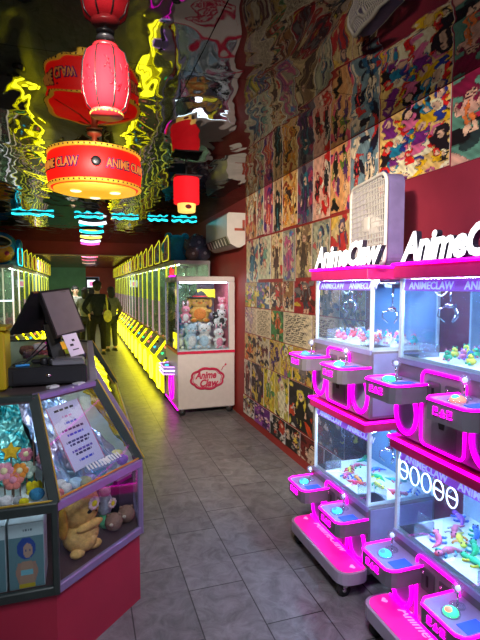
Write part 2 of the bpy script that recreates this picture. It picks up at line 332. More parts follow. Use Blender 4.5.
def inked(fn, seed, w=1.0, h=1.0):
    def g(u, v):
        u2 = u+.022*sin(13*v+seed)+.010*sin(37*u+29*v+seed*2)+.006*sin(71*v-53*u); v2 = v+.018*sin(11*u-seed)+.008*sin(41*v+23*u)
        c = fn(u2, v2); d = fn(u2+.010/w, v2+.007/h)
        k = .90+.22*sin(19*u2+7*v2+seed)*sin(31*v2+seed*3)+.12*sin(83*u+61*v)
        if abs(c[0]-d[0])+abs(c[1]-d[1])+abs(c[2]-d[2]) > .05: k *= .45
        return tuple(min(.9, x*k) for x in c)
    return g
def poster(y0, y1, z0, z1, fn, label, nx=None, tilt=0, dx=.002):
    w = y1-y0; h = z1-z0; nx = nx or max(20, int(w*105)); ny = max(18, int(h*(nx/w if nx > 60 else 105)))
    o = painted('poster', w, h, nx, ny, inked(fn, sum(map(ord, label)) % 97, w/.35, h/.45))
    T = frame((WX-dx, (y0+y1)/2, (z0+z1)/2), (0, -1, 0), (0, 0, 1)) @ Matrix.Rotation(tilt, 4, 'Z'); o.matrix_world = T
    tag(o, label, 'poster', 'posters on the right wall'); return o
c1 = [5.45, 5.06, 4.84, 4.57, 4.33, 3.98, 3.67, 3.38, 3.08, 2.73]
d1 = [('orange and brown', WARM, (215, 150, 90), 1), ('pale tan', COOLP, (200, 175, 130), 1), ('magenta and violet', [(150, 40, 110), (90, 40, 130), (230, 90, 60), (30, 20, 40), (240, 200, 180)], (190, 80, 110), 1), ('black and teal', [(25, 25, 30), (50, 130, 140), (200, 150, 110), (90, 60, 60)], (215, 175, 130), 1), ('golden orange', [(230, 150, 40), (170, 70, 40), (250, 220, 150), (60, 40, 40)], (235, 190, 120), 2), ('purple and teal', [(110, 50, 110), (40, 110, 130), (180, 60, 90), (60, 50, 80)], (120, 110, 120), 1), ('red and white', [(210, 40, 40), (240, 230, 210), (30, 30, 40), (150, 40, 50)], (235, 180, 160), 2), ('green and black', [(110, 150, 40), (30, 30, 30), (230, 90, 120), (240, 190, 140), (90, 50, 110)], (235, 170, 110), 2), ('blue and red', [(40, 90, 130), (210, 50, 50), (240, 220, 190), (30, 30, 50)], (120, 150, 165), 2)]
for i, (nm, pal, bg, nf) in enumerate(d1):
    poster(c1[i+1]+.006, c1[i]-.006, 2.215+.012*(i % 3 == 1), 2.725, art(100+i, bg, pal, nf), f'{nm} cartoon poster, {ORD[i]} from the air conditioner in the top poster row', tilt=radians([0, .6, -.5][i % 3])*0)
poster(2.09, 2.72, 2.30, 2.725, crowd(11, (240, 200, 120), VIV, 46, .5), 'large busy yellow, red and violet group poster above the box fan', 90)
poster(1.30, 2.075, 2.29, 2.725, art(12, (95, 150, 130), [(180, 30, 70), (120, 20, 60), (230, 120, 60), (40, 60, 60), (220, 170, 150), (20, 20, 25)], 3), 'wide green poster with crimson suited figures above the nearer crane stack', 90)
c2 = [5.42, 5.01, 4.62, 4.31, 4.01, 3.68, 3.36, 3.05, 2.75]
n2 = [('faded beige', COOLP, (222, 204, 160)), ('pale aqua', COOLP, (205, 205, 170)), ('cream', WARM, (215, 195, 145)), ('pink and blue', [(190, 90, 130), (90, 130, 190), (220, 200, 170), (120, 90, 140)], (185, 175, 150)), ('tan manga', [(150, 120, 90), (90, 70, 60), (225, 205, 160)], (210, 185, 135)), ('grey green', COOLP, (180, 182, 155)), ('yellow cream', [(200, 60, 60), (230, 190, 90), (90, 80, 110)], (220, 195, 140)), ('dusty brown', WARM, (215, 190, 145))]
for i, (nm, pal, bg) in enumerate(n2):
    poster(c2[i+1]+.008, c2[i]-.008, 1.735-(.0 if i % 3 else .03), 2.195, art(200+i, bg, pal, 1, border=(150, 150, 130) if i in (3, 5) else None) if i not in (1,) else crowd(205, bg, pal, 9, .8), f'{nm} cartoon poster, {ORD[i]} from the air conditioner in the second poster row', dx=.002+.003*(i % 2))
rows = [
 (1.415, 1.70, [5.46, 5.05, 4.66, 4.30, 4.04, 3.60, 3.2, 2.85], [('gold trimmed group', 'c', (190, 150, 80), YELP), ('blue and gold group', 'c', (90, 110, 140), YELP), ('brown montage', 'c', (120, 80, 50), WARM), ('warm mosaic', 'c', (160, 110, 60), WARM), ('red and black', 'a', (170, 30, 40), DARKP), ('black haired figure', 'a', (190, 160, 130), DARKP), ('ochre', 'a', (190, 150, 80), WARM)], 'third'),
 (1.10, 1.405, [5.47, 5.06, 4.62, 4.28, 3.66, 3.2, 2.85], [('lilac and cream page', 'c', (215, 190, 160), [(150, 110, 150), (190, 160, 170), (230, 210, 190)]), ('pale text sheet', 'n', (225, 205, 170), (170, 150, 120)), ('green field', 'a', (90, 150, 90), [(210, 100, 50), (240, 200, 120), (60, 100, 60)]), ('cream handwritten notes', 'n', (228, 212, 180), (110, 95, 85)), ('beige scrap', 'n', (200, 180, 150), (120, 80, 80)), ('amber', 'a', (200, 150, 70), WARM)], 'fourth'),
 (.77, 1.09, [5.48, 5.06, 4.66, 4.36, 4.06, 3.66, 3.2, 2.85], [('orange and green', 'a', (210, 170, 110), [(220, 110, 40), (70, 120, 60), (60, 40, 40)]), ('four character strip', 'a', (220, 205, 170), [(40, 30, 40), (110, 50, 60), (210, 170, 60)], 3), ('violet pair', 'a', (210, 180, 110), [(90, 60, 130), (60, 40, 80), (220, 180, 60)], 2), ('yellow banner', 'a', (225, 195, 60), YELP), ('mustard figure', 'a', (210, 170, 80), DARKP), ('dark violet', 'a', (90, 60, 90), DARKP), ('maroon', 'a', (130, 50, 50), DARKP)], 'fifth'),
 (.325, .76, [5.50, 5.22, 4.82, 4.50, 4.14, 3.62, 3.1, 2.80], [('white striped', 'a', (215, 200, 180), DARKP), ('dark figure', 'a', (70, 55, 60), DARKP), ('yellow and green', 'a', (225, 205, 60), YELP), ('blonde haired figure', 'a', (200, 185, 90), YELP), ('dark swordsman', 'a', (50, 45, 50), [(30, 25, 30), (220, 200, 70), (200, 195, 190), (210, 70, 30), (70, 80, 90)]), ('dark blue battle', 'c', (40, 40, 50), DARKP), ('black and red', 'c', (50, 30, 30), DARKP)], 'sixth'),
 (.088, .315, [5.50, 5.10, 4.60, 4.20, 3.86, 3.4, 3.0], [('white panelled', 'a', (220, 215, 205), DARKP, 2), ('purple logo', 'c', (110, 50, 130), [(160, 80, 170), (60, 30, 90), (230, 200, 220)]), ('black and white action', 'c', (40, 38, 40), [(20, 20, 20), (200, 195, 190), (110, 105, 100), (190, 60, 40)]), ('black winged', 'c', (35, 30, 30), DARKP), ('brick red figure', 'a', (110, 35, 30), [(200, 170, 150), (120, 40, 35), (60, 25, 25)]), ('dark red', 'c', (70, 25, 25), DARKP)], 'bottom')]
sd = 300
for z0, z1, cs, ds, rn in rows:
    for i, d in enumerate(ds):
        sd += 1; k = d[1]
        fn = notes(sd, d[2], d[3]) if k == 'n' else (crowd(sd, d[2], d[3], 12, .75) if k == 'c' else art(sd, d[2], d[3], d[4] if len(d) > 4 else 1))
        poster(cs[i+1]+.005, cs[i]-.005, z0, z1, fn, f'{d[0]} poster, {ORD[i]} from the red wall edge in the {rn} poster row', dx=.0135 if z0 < .1 else .002+.002*(i % 2))
#@@PART2
# ================================================================== STACKED CRANE MACHINES
def claw(parent, x, y, ztop, drop=.12, s=1.0):
    b = MB(); c = M['chrome']
    b.box(x-.035*s, x+.035*s, y-.035*s, y+.035*s, ztop-.03, ztop, M['grey']); b.cyl((x, y, ztop-.03), (x, y, ztop-drop), .005*s, c, 6)
    b.lathe([(.012*s, 0), (.03*s, -.006), (.03*s, -.02*s), (.012*s, -.03*s)], (x, y, ztop-drop), c, 12)
    for k in range(3):
        a = 2*pi*k/3+.4; P = [(.02, -.02), (.055, -.035), (.06, -.07), (.025, -.10)]
        b.tube([(x+r*s*cos(a), y+r*s*sin(a), ztop-drop+z*s) for r, z in P], .005*s, c, 5)
    return b.obj('claw', parent)
def glyphs(b, T, s, m):
    G = [[((0, 1), (.8, 1), (.8, .6), (0, .6), (0, 0), (.9, 0))], [((0, .45), (.9, .45)), ((.45, .45), (.45, 1)), ((.0, 0), (.9, 0))], [((0, 1), (.8, 1), (.8, .55), (.05, .55), (.05, 0), (.9, .05))]]
    for i, g in enumerate(G):
        for st in g: b.tube([(i*1.35*s+x*s, y*s, .002) for x, y in st], s*.13, m, 5, T=T)
STACK = []
def stack(loc, label):
    t = root('stacked_crane_machine', label, 'claw machine', loc, 0, 'stacked crane machines by the poster wall')
    Y = .31; D = .44
    b = MB(); b.box(.0, D, -Y, Y, .10, .475, M['grey'], ch=.008); b.box(-.004, 0.01, -Y, Y, .455, .482, M['lilac']); b.obj('lower_cabinet', t)
    b = MB(); b.box(.0, D, -Y, Y, .95, 1.31, M['grey'], ch=.008); b.box(-.004, .01, -Y, Y, 1.295, 1.32, M['lilac']); b.obj('upper_cabinet', t)
    for y, s in ((-Y, -1), (Y, 1)):      # side panels
        b = MB(); b.box(.02, D-.02, min(y, y+s*.004), max(y, y+s*.004), .13, .46, M['lilac']); b.obj('side_panel', t)
        b = MB(); b.box(.02, D-.02, min(y, y+s*.004), max(y, y+s*.004), .97, 1.30, M['lilac']); b.obj('side_panel', t)
    # footboard: white rim, lit pink acrylic with script
    P = rrect(-.17, .02, -Y-.03, Y+.02, .07); Pi = rrect(-.155, .015, -Y-.015, Y+.005, .06)
    fb = MB().prism(P, .085, .148, mat('lilac_white_rim', (.45, .40, .52), .4, 0, .03)).obj('footboard', t)
    a = MB().prism(Pi, .148, .152, M['pink_glow']); a.obj('lit_panel', fb)
    a = MB(); T = frame((-.052, .20, .1535), (0, -1, 0), (1, 0, 0)); text(a, 'AnimeClaw', T, .075, .0008, M['letters'] if 0 else emis('pale_pink_script', (1, .35, .75), .9), shear=.35, sx=.95)
    for yy in (.275, -.285):
        hp = [(16*sin(q)**3/17, (13*cos(q)-5*cos(2*q)-2*cos(3*q)-cos(4*q))/17) for q in [2*pi*i/20 for i in range(20)]]
        a.prism([(-.07+.018*v, yy+.018*u) for u, v in hp], .152, .1535, emis('pale_pink_script', (1, .35, .75), .9))
    a.obj('script', fb)
    MB().tube([(-.02, y, .158) for y in (-Y+.01, 0, Y-.01)], .006, M['magenta'], 6).obj('led_strip', fb)
    for x, y in ((-.12, -Y+.03), (-.12, Y-.05), (D-.06, -Y+.05), (D-.06, Y-.05)):
        b = MB(); b.cyl((x, y-.014, .036), (x, y+.014, .036), .036, M['rubber'], 16); b.box(x-.012, x+.012, y-.022, y+.022, .05, .087, M['chrome']); b.cyl((x, y-.018, .036), (x, y+.018, .036), .012, M['chrome'], 8); b.obj('caster', t)
    # canopies
    for nm, z0, z1 in (('middle_canopy', .885, .938), ('top_canopy', 1.688, 1.752)):
        c = MB().box(-.03, D, -Y-.006, Y+.006, z0, z1, M['crimson'], ch=.006).obj(nm, t)
        l = MB(); l.tube([(D-.02, -Y-.012, z1+.002), (-.034, -Y-.012, z1+.002), (-.036, 0, z1+.002), (-.034, Y+.01, z1+.002), (D-.02, Y+.01, z1+.002)], .008, M['magenta'], 6); l.obj('led_strip', c)
        MB().box(.04, .065, -Y+.03, Y-.03, z0-.012, z0-.002, M['cool_strip']).obj('lamp', c)
        bn = MB(); bn.quad((.012, Y-.02, z0-.055), (.012, -Y+.02, z0-.055), (.022, -Y+.02, z0-.003), (.022, Y-.02, z0-.003), M['purple_banner'])
        for k in range(2):
            text(bn, 'ANIMECLAW', frame((.008, Y-.06-.33*k, z0-.047), (0, -1, 0), (0.1, 0, 1)), .046, .0008, M['banner_text'], off=.001)
        bn.obj('banner', c)
    for zb, z1 in ((.482, .885), (1.32, 1.688)):          # glass cases
        MB().quad((.008, Y-.008, zb), (.008, -Y+.008, zb), (.008, -Y+.008, z1), (.008, Y-.008, z1), M['glass_f']).obj('glass_front', t)
        for s in (-1, 1): MB().quad((.01, s*(Y-.006), zb), (D-.01, s*(Y-.006), zb), (D-.01, s*(Y-.006), z1), (.01, s*(Y-.006), z1), M['glass']).obj('glass_side', t)
        MB().box(D-.02, D-.006, -Y+.01, Y-.01, zb, z1, (M['blue_haze'] if loc[1] > 2 else mat('blue_grey_mirror', (.40, .52, .66), .12, .55)) if zb > 1 else (M['blue_haze'] if loc[1] > 2 else mat('pale_blue_panel', (.45, .6, .75), .35))).obj('back_panel', t)
        for x in (.012, D-.012):
            for s in (-1, 1): MB().box(x-.008, x+.008, s*(Y-.008)-.008, s*(Y-.008)+.008, zb, z1, emis('blue_white_post', (.35, .6, .85), .22, (.6, .65, .7))).obj('corner_post', t)  # posts given a faint glow for the case light on them
        MB().box(.015, D-.02, -.004, .004, zb, z1, M['glass']).obj('divider', t)
        MB().box(.02, D-.025, -Y+.015, Y-.015, zb-.03, zb+.012, M['bed']).obj('prize_bed', t)
        for s in (-1, 1):
            q = MB(); y0 = s*.24; P = rrect(.02, .13, y0-.055, y0+.055, .02)
            q.quad((.13, y0-.055, zb+.012), (.13, y0+.055, zb+.012), (.13, y0+.055, zb+.07), (.13, y0-.055, zb+.07), M['clear']); q.quad((.02, y0-s*.055, zb+.012), (.13, y0-s*.055, zb+.012), (.13, y0-s*.055, zb+.07), (.02, y0-s*.055, zb+.07), M['clear']); q.box(.02, .128, y0-.052, y0+.052, zb+.011, zb+.0135, M['black']); q.obj('prize_chute', t)
        for k, (cx, cy) in enumerate(((.2, .2), (.24, -.16))): claw(t, cx, cy, z1-.01, .10+.04*k, .9)
        q = MB(); q.cyl((.2, -Y+.02, z1-.015), (.2, Y-.02, z1-.015), .008, M['chrome'], 8); q.cyl((.28, -Y+.02, z1-.015), (.28, Y-.02, z1-.015), .008, M['chrome'], 8)
        cab = [(.2, .2+.13*i/8, z1-.03-.05*sin(pi*i/8)) for i in range(9)]; q.tube(cab, .004, M['white'], 5); q.obj('gantry', t)
    for zb, zc in ((.12, .42), (.95, 1.232)):              # fronts: rings, doors, consoles
        H = .33
        for s in (1, -1):
            cy, cz = s*.230, zb+.125
            MB().tube([(-.008, cy+.072*cos(a), cz+.098*sin(a)) for a in [2*pi*i/32 for i in range(32)]], .0095, M['magenta'], 6, True).obj('ring_light', t)
            q = MB(); q.lathe([(.001, 0), (.068, 0), (.074, .006), (.06, .010), (.001, .010)], (0, 0, 0), M['lilac'], 28, T=Matrix.Translation((-.002, cy, cz)) @ Matrix.Rotation(-pi/2, 4, 'Y') @ Matrix.Diagonal((1.2, .87, .5, 1))); q.obj('chute_flap', t)
        d = MB(); d.prism(rrect(-.115, .115, zb+.025, zb+H, .025), -.006, 0, mat('door_grey_metal', (.30, .27, .31), .45, .3, .05), 'x'); d = d.obj('coin_door', t)
        MB().tube([(-.01, y, z) for y, z in rrect(-.125, .125, zb+.016, zb+H+.01, .03)], .0065, M['magenta'], 6, True).obj('led_outline', d)
        q = MB(); q.prism(rrect(-.08, .06, zb+.03, zb+.15, .008), -.009, -.005, M['grey'], 'x'); q.prism([(-.012, zb+.11), (.012, zb+.11), (.018, zb+.135), (-.018, zb+.135)], -.012, -.008, M['black'], 'x'); q.obj('cash_hatch', d)
        q = MB()
        for yy in (.055, -.055):
            q.prism(rrect(yy-.04, yy+.04, zb+.20, zb+.30, .01), -.012, -.005, M['grey_d'], 'x'); q.prism(rrect(yy-.006, yy+.006, zb+.225, zb+.275, .003), -.015, -.01, M['black'], 'x'); q.cyl((-.02, yy+.022, zb+.28), (-.01, yy+.022, zb+.28), .006, M['chrome'], 8)
        q.obj('coin_slot', d)
        for s in (1, -1):
            y0 = .205*s; co = MB(); P = [(0, y0-.115), (-.14, y0-.115), (-.165, y0-.107), (-.182, y0-.085), (-.182, y0+.09), (-.15, y0+.115), (0, y0+.115)]
            co.prism(P[::-1], zc-.078, zc-.004, M['grey']); co.prism([(x*.995, y) for x, y in P][::-1], zc-.004, zc, M['ctop']); co = co.obj('console', t)
            MB().tube([(x, y, zc) for x, y in P], .0058, M['magenta'], 6).obj('led_strip', co)
            g = MB(); glyphs(g, frame((-.183, y0+.055, zc-.05), (0, -1, 0), (0, 0, 1)), .026, M['magenta']); g.obj('glyphs', co)
            j = MB(); jx, jy = -.06, y0+.035; j.lathe([(.03, 0), (.03, .004), (.012, .012)], (jx, jy, zc), M['clear'], 14); j.cyl((jx, jy, zc), (jx, jy, zc+.055), .004, M['chrome'], 8); j.ell((jx, jy, zc+.072), .021, M['clear'], 14, 9); j.ell((jx, jy, zc+.072), .011, emis('joystick_spark', (.7, .8, 1), .8), 8, 6); j.obj('joystick', co)
            k = MB(); bx, by = -.115, y0+.01; bm_ = [M['btn_t'], M['btn_t'], M['btn_b'], M['btn_g'], M['btn_t'], M['btn_g'], M['btn_g'], M['btn_r']][STACK_I[0] % 8]; STACK_I[0] += 1
            k.lathe([(.036, 0), (.036, .005), (.03, .007)], (bx, by, zc), M['clear'], 18); k.obj('button_collar', co); k = MB(); k.ell((bx, by, zc+.006), (.029, .029, .018), bm_, 16, 8)
            if bm_ is M['btn_t'] or STACK_I[0] in (6, 8): k.ell((bx-.008, by, zc+.009), (.018, .02, .0175), M['btn_r'] if STACK_I[0] == 6 else (M['btn_g'] if STACK_I[0] == 8 else M['btn_b']), 12, 7)
            k.obj('button', co)
            MB().box(-.14, -.05, y0-.10, y0-.045, zc, zc+.003, M['blue_s']).obj('screen', co)
            q = MB(); q.box(-.13, -.01, y0-.01, y0+.01, zc-.1, zc-.078, M['grey_d']); q.obj('bracket', co)
    # sign letters on the roof
    lt = MB(); text(lt, 'AnimeClaw', frame((-.018, Y-.06, 1.772), (0, -1, 0), (0, 0, 1)), .165, .014, M['letters'], M['letter_side'], shear=.28, off=.0075, sx=.90, space=.92)
    lt.box(-.015, -.005, -Y+.03, Y-.05, 1.752, 1.775, M['letter_side']); lt.obj('sign_letters', t)
    return t
STACK_I = [0]
stA = stack((1.40, 2.40, 0), 'farther four-player crane stack with pink neon, beside the poster wall and under the box fan')
stB = stack((1.40, 1.555, 0), 'nearer four-player crane stack with pink neon, cut off by the right edge')
# glowing ring letters built in for a neon reflection on the nearer lower glass
b = MB(); wl = M['white_led']
for i, ch in enumerate('eooge'):
    cy = .285-.078*i; cz = .775; x = .03
    b.tube([(x, cy+.030*cos(a), cz+.042*sin(a)) for a in [2*pi*k/20 for k in range(20)]], .0032, wl, 6, True)
    if ch in 'eg': b.cyl((x, cy-.025, cz), (x, cy+.025, cz), .003, wl, 6)
b.obj('ring_letters', stB)

# ---- prizes in the stacks
def toymats(n):
    return {'pink': mat('pink_rubber', (.85, .18, .30), .4), 'blue': mat('blue_rubber', (.08, .25, .85), .4), 'green': mat('green_rubber', (.02, .55, .22), .4), 'yellow': mat('yellow_rubber', (.85, .80, .05), .4), 'red': mat('red_rubber', (.8, .05, .08), .4), 'white': mat('white_rubber', (.85, .85, .82), .5), 'orange': mat('orange_rubber', (.9, .35, .05), .4), 'purple': mat('purple_rubber', (.4, .12, .7), .4), 'teal': mat('teal_rubber', (.05, .5, .55), .4)}[n]
def lizard(c, c2, s=1.0):
    b = MB(); a = toymats(c); d = toymats(c2)
    b.tube([(s*x, s*y, s*z) for x, y, z in [(-.085, .03, .006), (-.055, .01, .009), (-.02, -.004, .014), (.02, 0, .016), (.05, .008, .012)]], [s*q for q in (.003, .008, .016, .018, .011)], a, 8)
    b.ell((s*.07, s*.012, s*.015), (s*.024, s*.018, s*.014), a, 10, 7)
    for x, y in ((.03, 1), (.03, -1), (-.025, 1), (-.025, -1)): b.tube([(s*x, s*y*.01, s*.012), (s*(x+.008), s*y*.032, s*.008), (s*(x+.022), s*y*.038, s*.005)], [s*.007, s*.006, s*.007], d, 6)
    for y in (1, -1): b.ell((s*.078, s*(.012+y*.011), s*.026), s*.005, M['black'], 6, 4)
    return b.obj('rubber_lizard')
def blob(c, c2, s=1.0):
    b = MB(); a = toymats(c); d = toymats(c2)
    b.ell((0, 0, s*.028), (s*.036, s*.034, s*.028), a, 12, 8); b.ell((s*.004, 0, s*.062), (s*.024, s*.024, s*.021), a, 10, 7)
    for y in (1, -1): b.ell((0, s*y*.016, s*.082), (s*.007, s*.008, s*.012), d, 7, 5); b.ell((s*.024, s*y*.009, s*.066), s*.0035, M['black'], 6, 4); b.ell((s*.026, s*y*.02, s*.012), (s*.014, s*.01, s*.01), d, 7, 5)
    b.ell((s*.026, 0, s*.058), (s*.006, s*.008, s*.005), d, 7, 5); return b.obj('little_toy_animal')
protos = {}
def toy(kind, c, c2, loc, rz, label, grp, s=1.0):
    k = (kind, c, c2)
    if k in protos: o = dup(protos[k], loc, label, rz, grp, s)
    else:
        o = (lizard if kind == 'l' else blob)(c, c2); protos[k] = o; o.location = loc; o.rotation_euler.z = rz; o.scale = (s, s, s)
    tag(o, label, 'toy', grp); return o
def prizes(y0, z, where, lst, kind, s=1.0, n2=0):
    r = random.Random(int(y0*100+z*50)); pts = []
    for i, (c, c2, x, y) in enumerate(lst):
        toy(kind, c, c2, (1.40+x, y0+y, z), r.uniform(0, 6), f'{c} and {c2} rubber {"lizard" if kind=="l" else "animal"} on the prize bed, {where}', 'rubber prizes in the crane stacks', s)
Lz = [('pink', 'blue', .10, .06), ('yellow', 'red', .16, .13), ('pink', 'green', .24, .17), ('blue', 'pink', .32, .08), ('green', 'yellow', .26, -.03), ('red', 'white', .08, -.06), ('yellow', 'green', .19, -.12), ('teal', 'pink', .33, -.10), ('pink', 'red', .23, -.24), ('white', 'blue', .34, -.26), ('green', 'teal', .34, .25), ('orange', 'blue', .13, -.0)]
prizes(2.40, .496, 'lower case of the farther stack', Lz, 'l', .72)
Lb = [('pink', 'blue', .10, .12), ('yellow', 'orange', .20, .10), ('pink', 'white', .24, .17), ('green', 'teal', .19, .0), ('pink', 'teal', .08, .03), ('green', 'yellow', .12, -.08), ('red', 'white', .30, -.02), ('blue', 'green', .30, .10), ('teal', 'green', .22, -.13), ('yellow', 'purple', .33, -.2), ('orange', 'pink', .1, -.17), ('purple', 'blue', .34, .24)]
prizes(1.555, .496, 'lower case of the nearer stack', Lb, 'l', .86)
def many(y0, z, where, cols, n, seed, s):
    r = random.Random(seed); pl = []
    for i in range(400):
        x, y = r.uniform(.06, .38), r.uniform(-.275, .275)
        if abs(y) < .03 or (x < .16 and abs(y) > .18): continue
        if all((x-a)**2+(y-b)**2 > (.068*s)**2 for a, b in pl): pl.append((x, y))
        if len(pl) >= n: break
    for i, (x, y) in enumerate(pl):
        c, c2 = cols[i % len(cols)]; toy('b', c, c2, (1.40+x, y0+y, z), r.uniform(2.3, 4), f'small {c} toy animal with {c2} ears, {where}', 'little animals on the upper prize beds', s)
many(2.40, 1.334, 'upper case of the farther stack', [('pink', 'white'), ('white', 'pink'), ('red', 'white'), ('blue', 'white'), ('teal', 'pink')], 26, 3, .62)
many(1.555, 1.334, 'upper case of the nearer stack', [('pink', 'purple'), ('yellow', 'green'), ('blue', 'yellow'), ('green', 'pink'), ('yellow', 'blue')], 20, 4, .55)

# ---- box fan on the farther stack
f = root('box_fan', 'large ivory box fan standing on the roof of the farther crane stack', 'fan', (1.64, 2.42, 1.755), radians(-10))
w, h, d = .25, .25, .10
b = MB()
P = [(y, z+h+.012) for y, z in rrect(-w, w, -h, h, .06, 5)]; Q = [(y, z+h+.012) for y, z in rrect(-w+.012, w-.012, -h+.012, h-.012, .05, 5)]
n = len(P); vs = [(-d/2, y, z) for y, z in P]+[(d/2, y, z) for y, z in P]+[(-d/2, y, z) for y, z in Q]+[(d/2, y, z) for y, z in Q]; fs = []
for i in range(n):
    j = (i+1) % n; fs += [[i, j, n+j, n+i], [2*n+j, 2*n+i, 3*n+i, 3*n+j], [j, i, 2*n+i, 2*n+j], [n+i, n+j, 3*n+j, 3*n+i]]
b.add(vs, fs, M['fan_case']); b.obj('casing', f)
b = MB(); cz = h+.012
b.tube([(-d/2-.004, y, z) for y, z in P], .011, M['fan_w'], 6, True)
for i in range(-11, 12):
    y = i*.021; hh = h-.012 if abs(y) < w-.06 else h-.03; b.box(-d/2-.007, -d/2-.004, y-.0022, y+.0022, cz-hh, cz+hh, M['fan_w'])
for i in range(-8, 9):
    z = cz+i*.031; ww = w-.012 if abs(i*.031) < h-.06 else w-.03; b.box(-d/2-.009, -d/2-.005, -ww, ww, z-.002, z+.002, M['fan_w'])
T = Matrix.Translation((-d/2-.004, 0, cz)) @ Matrix.Rotation(-pi/2, 4, 'Y') @ Matrix.Rotation(pi/4, 4, 'Z')
b.lathe([(.06, 0), (.06, .006), (.04, .01), (.0005, .011)], (0, 0, 0), M['fan_w'], 4, T, False); g = b.obj('front_grille', f)
b = MB()
for k in range(5):
    a0 = 2*pi*k/5; P5 = []
    for r_, da in ((.05, -.35), (.13, -.42), (.225, -.25), (.235, .25), (.14, .38), (.05, .35)): P5.append((r_*cos(a0+da), r_*sin(a0+da), (da)*.05))
    vs = [(z-.003, x, y+cz) for x, y, z in P5]+[(z+.003, x, y+cz) for x, y, z in P5]; b.add(vs, [list(range(6)), list(range(11, 5, -1))]+[[i, (i+1) % 6, 6+(i+1) % 6, 6+i] for i in range(6)], M['fan_blade'])
b.cyl((-.04, 0, cz), (.04, 0, cz), .055, M['fan_w'], 18); b.obj('blades', f)
b = MB()
for s in (-1, 1): b.box(-.065, .065, s*.2-.02, s*.2+.02, 0, .014, M['fan_w'], ch=.004)
b.obj('feet', f)
b = MB()
for i in range(-8, 9): b.box(d/2+.002, d/2+.006, -w+.02, w-.02, cz+i*.031-.002, cz+i*.031+.002, M['fan_w'])
b.box(d/2+.001, d/2+.007, -.01, .01, cz-h+.02, cz+h-.02, M['fan_w']); b.obj('rear_grille', f)
#@@PART3
# ================================================================== PLUSH TOYS
def plush_mesh(b, body, light, s=1.0, o=(0, 0, 0), ears='round', accent=None, T=None):
    """seated plush animal facing -y, one soft body"""
    x0, y0, z0 = o; A = accent or light
    E_ = lambda c, r, m, nu=14, nv=9: b.ell((x0+s*c[0], y0+s*c[1], z0+s*c[2]), (s*r[0], s*r[1], s*r[2]), m, nu, nv, T)
    E_((0, 0, .34), (.27, .24, .34), body); E_((0, -.02, .78), (.27, .24, .235), body); E_((0, -.13, .33), (.19, .13, .24), light)
    for k in (-1, 1):
        E_((k*.25, -.12, .43), (.085, .17, .09), body, 10, 7); E_((k*.17, -.25, .09), (.10, .17, .09), body, 10, 7); E_((k*.17, -.40, .10), (.065, .02, .06), light, 10, 6)
        if ears == 'round': E_((k*.2, .0, .97), (.09, .05, .09), body, 10, 7); E_((k*.2, -.035, .97), (.055, .03, .055), A, 8, 6)
        if ears == 'long': E_((k*.13, .0, 1.12), (.06, .04, .19), body, 10, 7); E_((k*.13, -.03, 1.12), (.035, .02, .14), A, 8, 6)
        if ears == 'flop': E_((k*.29, -.01, .74), (.06, .09, .19), body, 10, 7)
        E_((k*.09, -.245, .82), (.022, .015, .028), M['black'], 8, 6); E_((k*.16, -.225, .75), (.035, .012, .02), mat('pink_cheek', (.85, .35, .35), .9), 8, 5)
    E_((0, -.25, .75), (.075, .05, .05), light, 10, 7); E_((0, -.30, .765), (.022, .014, .016), M['black'], 8, 5)
def plush(loc, rz, s, body, light, label, group=None, ears='round', accent=None, parent=None):
    b = MB(); plush_mesh(b, body, light, s, (0, 0, 0), ears, accent); o = b.obj('plush_toy'); o.location = loc; o.rotation_euler.z = rz
    tag(o, label, 'plush toy', group); return o
PW, PG, PB, PK, PY, PP, PBr, PBl = fab('white_plush', (.75, .75, .75)), fab('grey_plush', (.35, .37, .42)), fab('blue_plush', (.12, .42, .62)), fab('black_plush', (.03, .03, .035)), fab('golden_plush', (.74, .46, .13)), fab('pink_plush', (.8, .3, .42)), fab('brown_plush', (.30, .17, .12)), fab('pale_blue_plush', (.45, .62, .75))
# ================================================================== CORNER CRANE MACHINE
t = root('crane_machine', 'white crane machine with a red emblem on its side below the air conditioner', 'claw machine', (0, 0, 0))
X0, X1, Y0, Y1 = 1.09, 1.845, 5.83, 6.76
MB().box(X0, X1, Y0, Y1, .085, .80, M['white_cab'], ch=.012).obj('cabinet', t)
b = MB(); b.box(X0-.006, X1+.004, Y0-.006, Y1+.004, .80, .832, M['red_edge']); b.obj('edge_strip', t)
for x in (X0+.06, X1-.06):
    for y in (Y0+.06, Y1-.06):
        q = MB(); q.cyl((x, y-.016, .042), (x, y+.016, .042), .042, M['rubber'], 16); q.box(x-.016, x+.016, y-.024, y+.024, .06, .087, M['chrome']); q.obj('caster', t)
b = MB()
b.box(X1-.075, X1-.001, Y0+.001, Y0+.05, .832, 1.716, M['white_cab']); b.box(X0, X0+.02, Y0, Y0+.02, .832, 1.72, M['lilac']); b.box(X0, X0+.02, Y1-.03, Y1, .832, 1.72, M['lilac']); b.box(X1-.05, X1-.001, Y1-.05, Y1-.001, .832, 1.716, M['white_cab'])
b.box(X0, X1, Y0, Y1, 1.715, 1.785, M['white_cab'], ch=.008); b.obj('glass_frame', t)
MB().box(X0+.04, X1-.1, Y0+.02, Y0+.04, 1.70, 1.712, emis('counter_strip', (.8, .92, 1), 15)).obj('lamp', t)
MB().quad((X0+.02, Y0+.008, .832), (X1-.075, Y0+.008, .832), (X1-.075, Y0+.008, 1.715), (X0+.02, Y0+.008, 1.715), M['glass']).obj('glass_side', t)
MB().quad((X0+.008, Y1-.03, .832), (X0+.008, Y0+.02, .832), (X0+.008, Y0+.02, 1.715), (X0+.008, Y1-.03, 1.715), M['glass']).obj('glass_front', t)
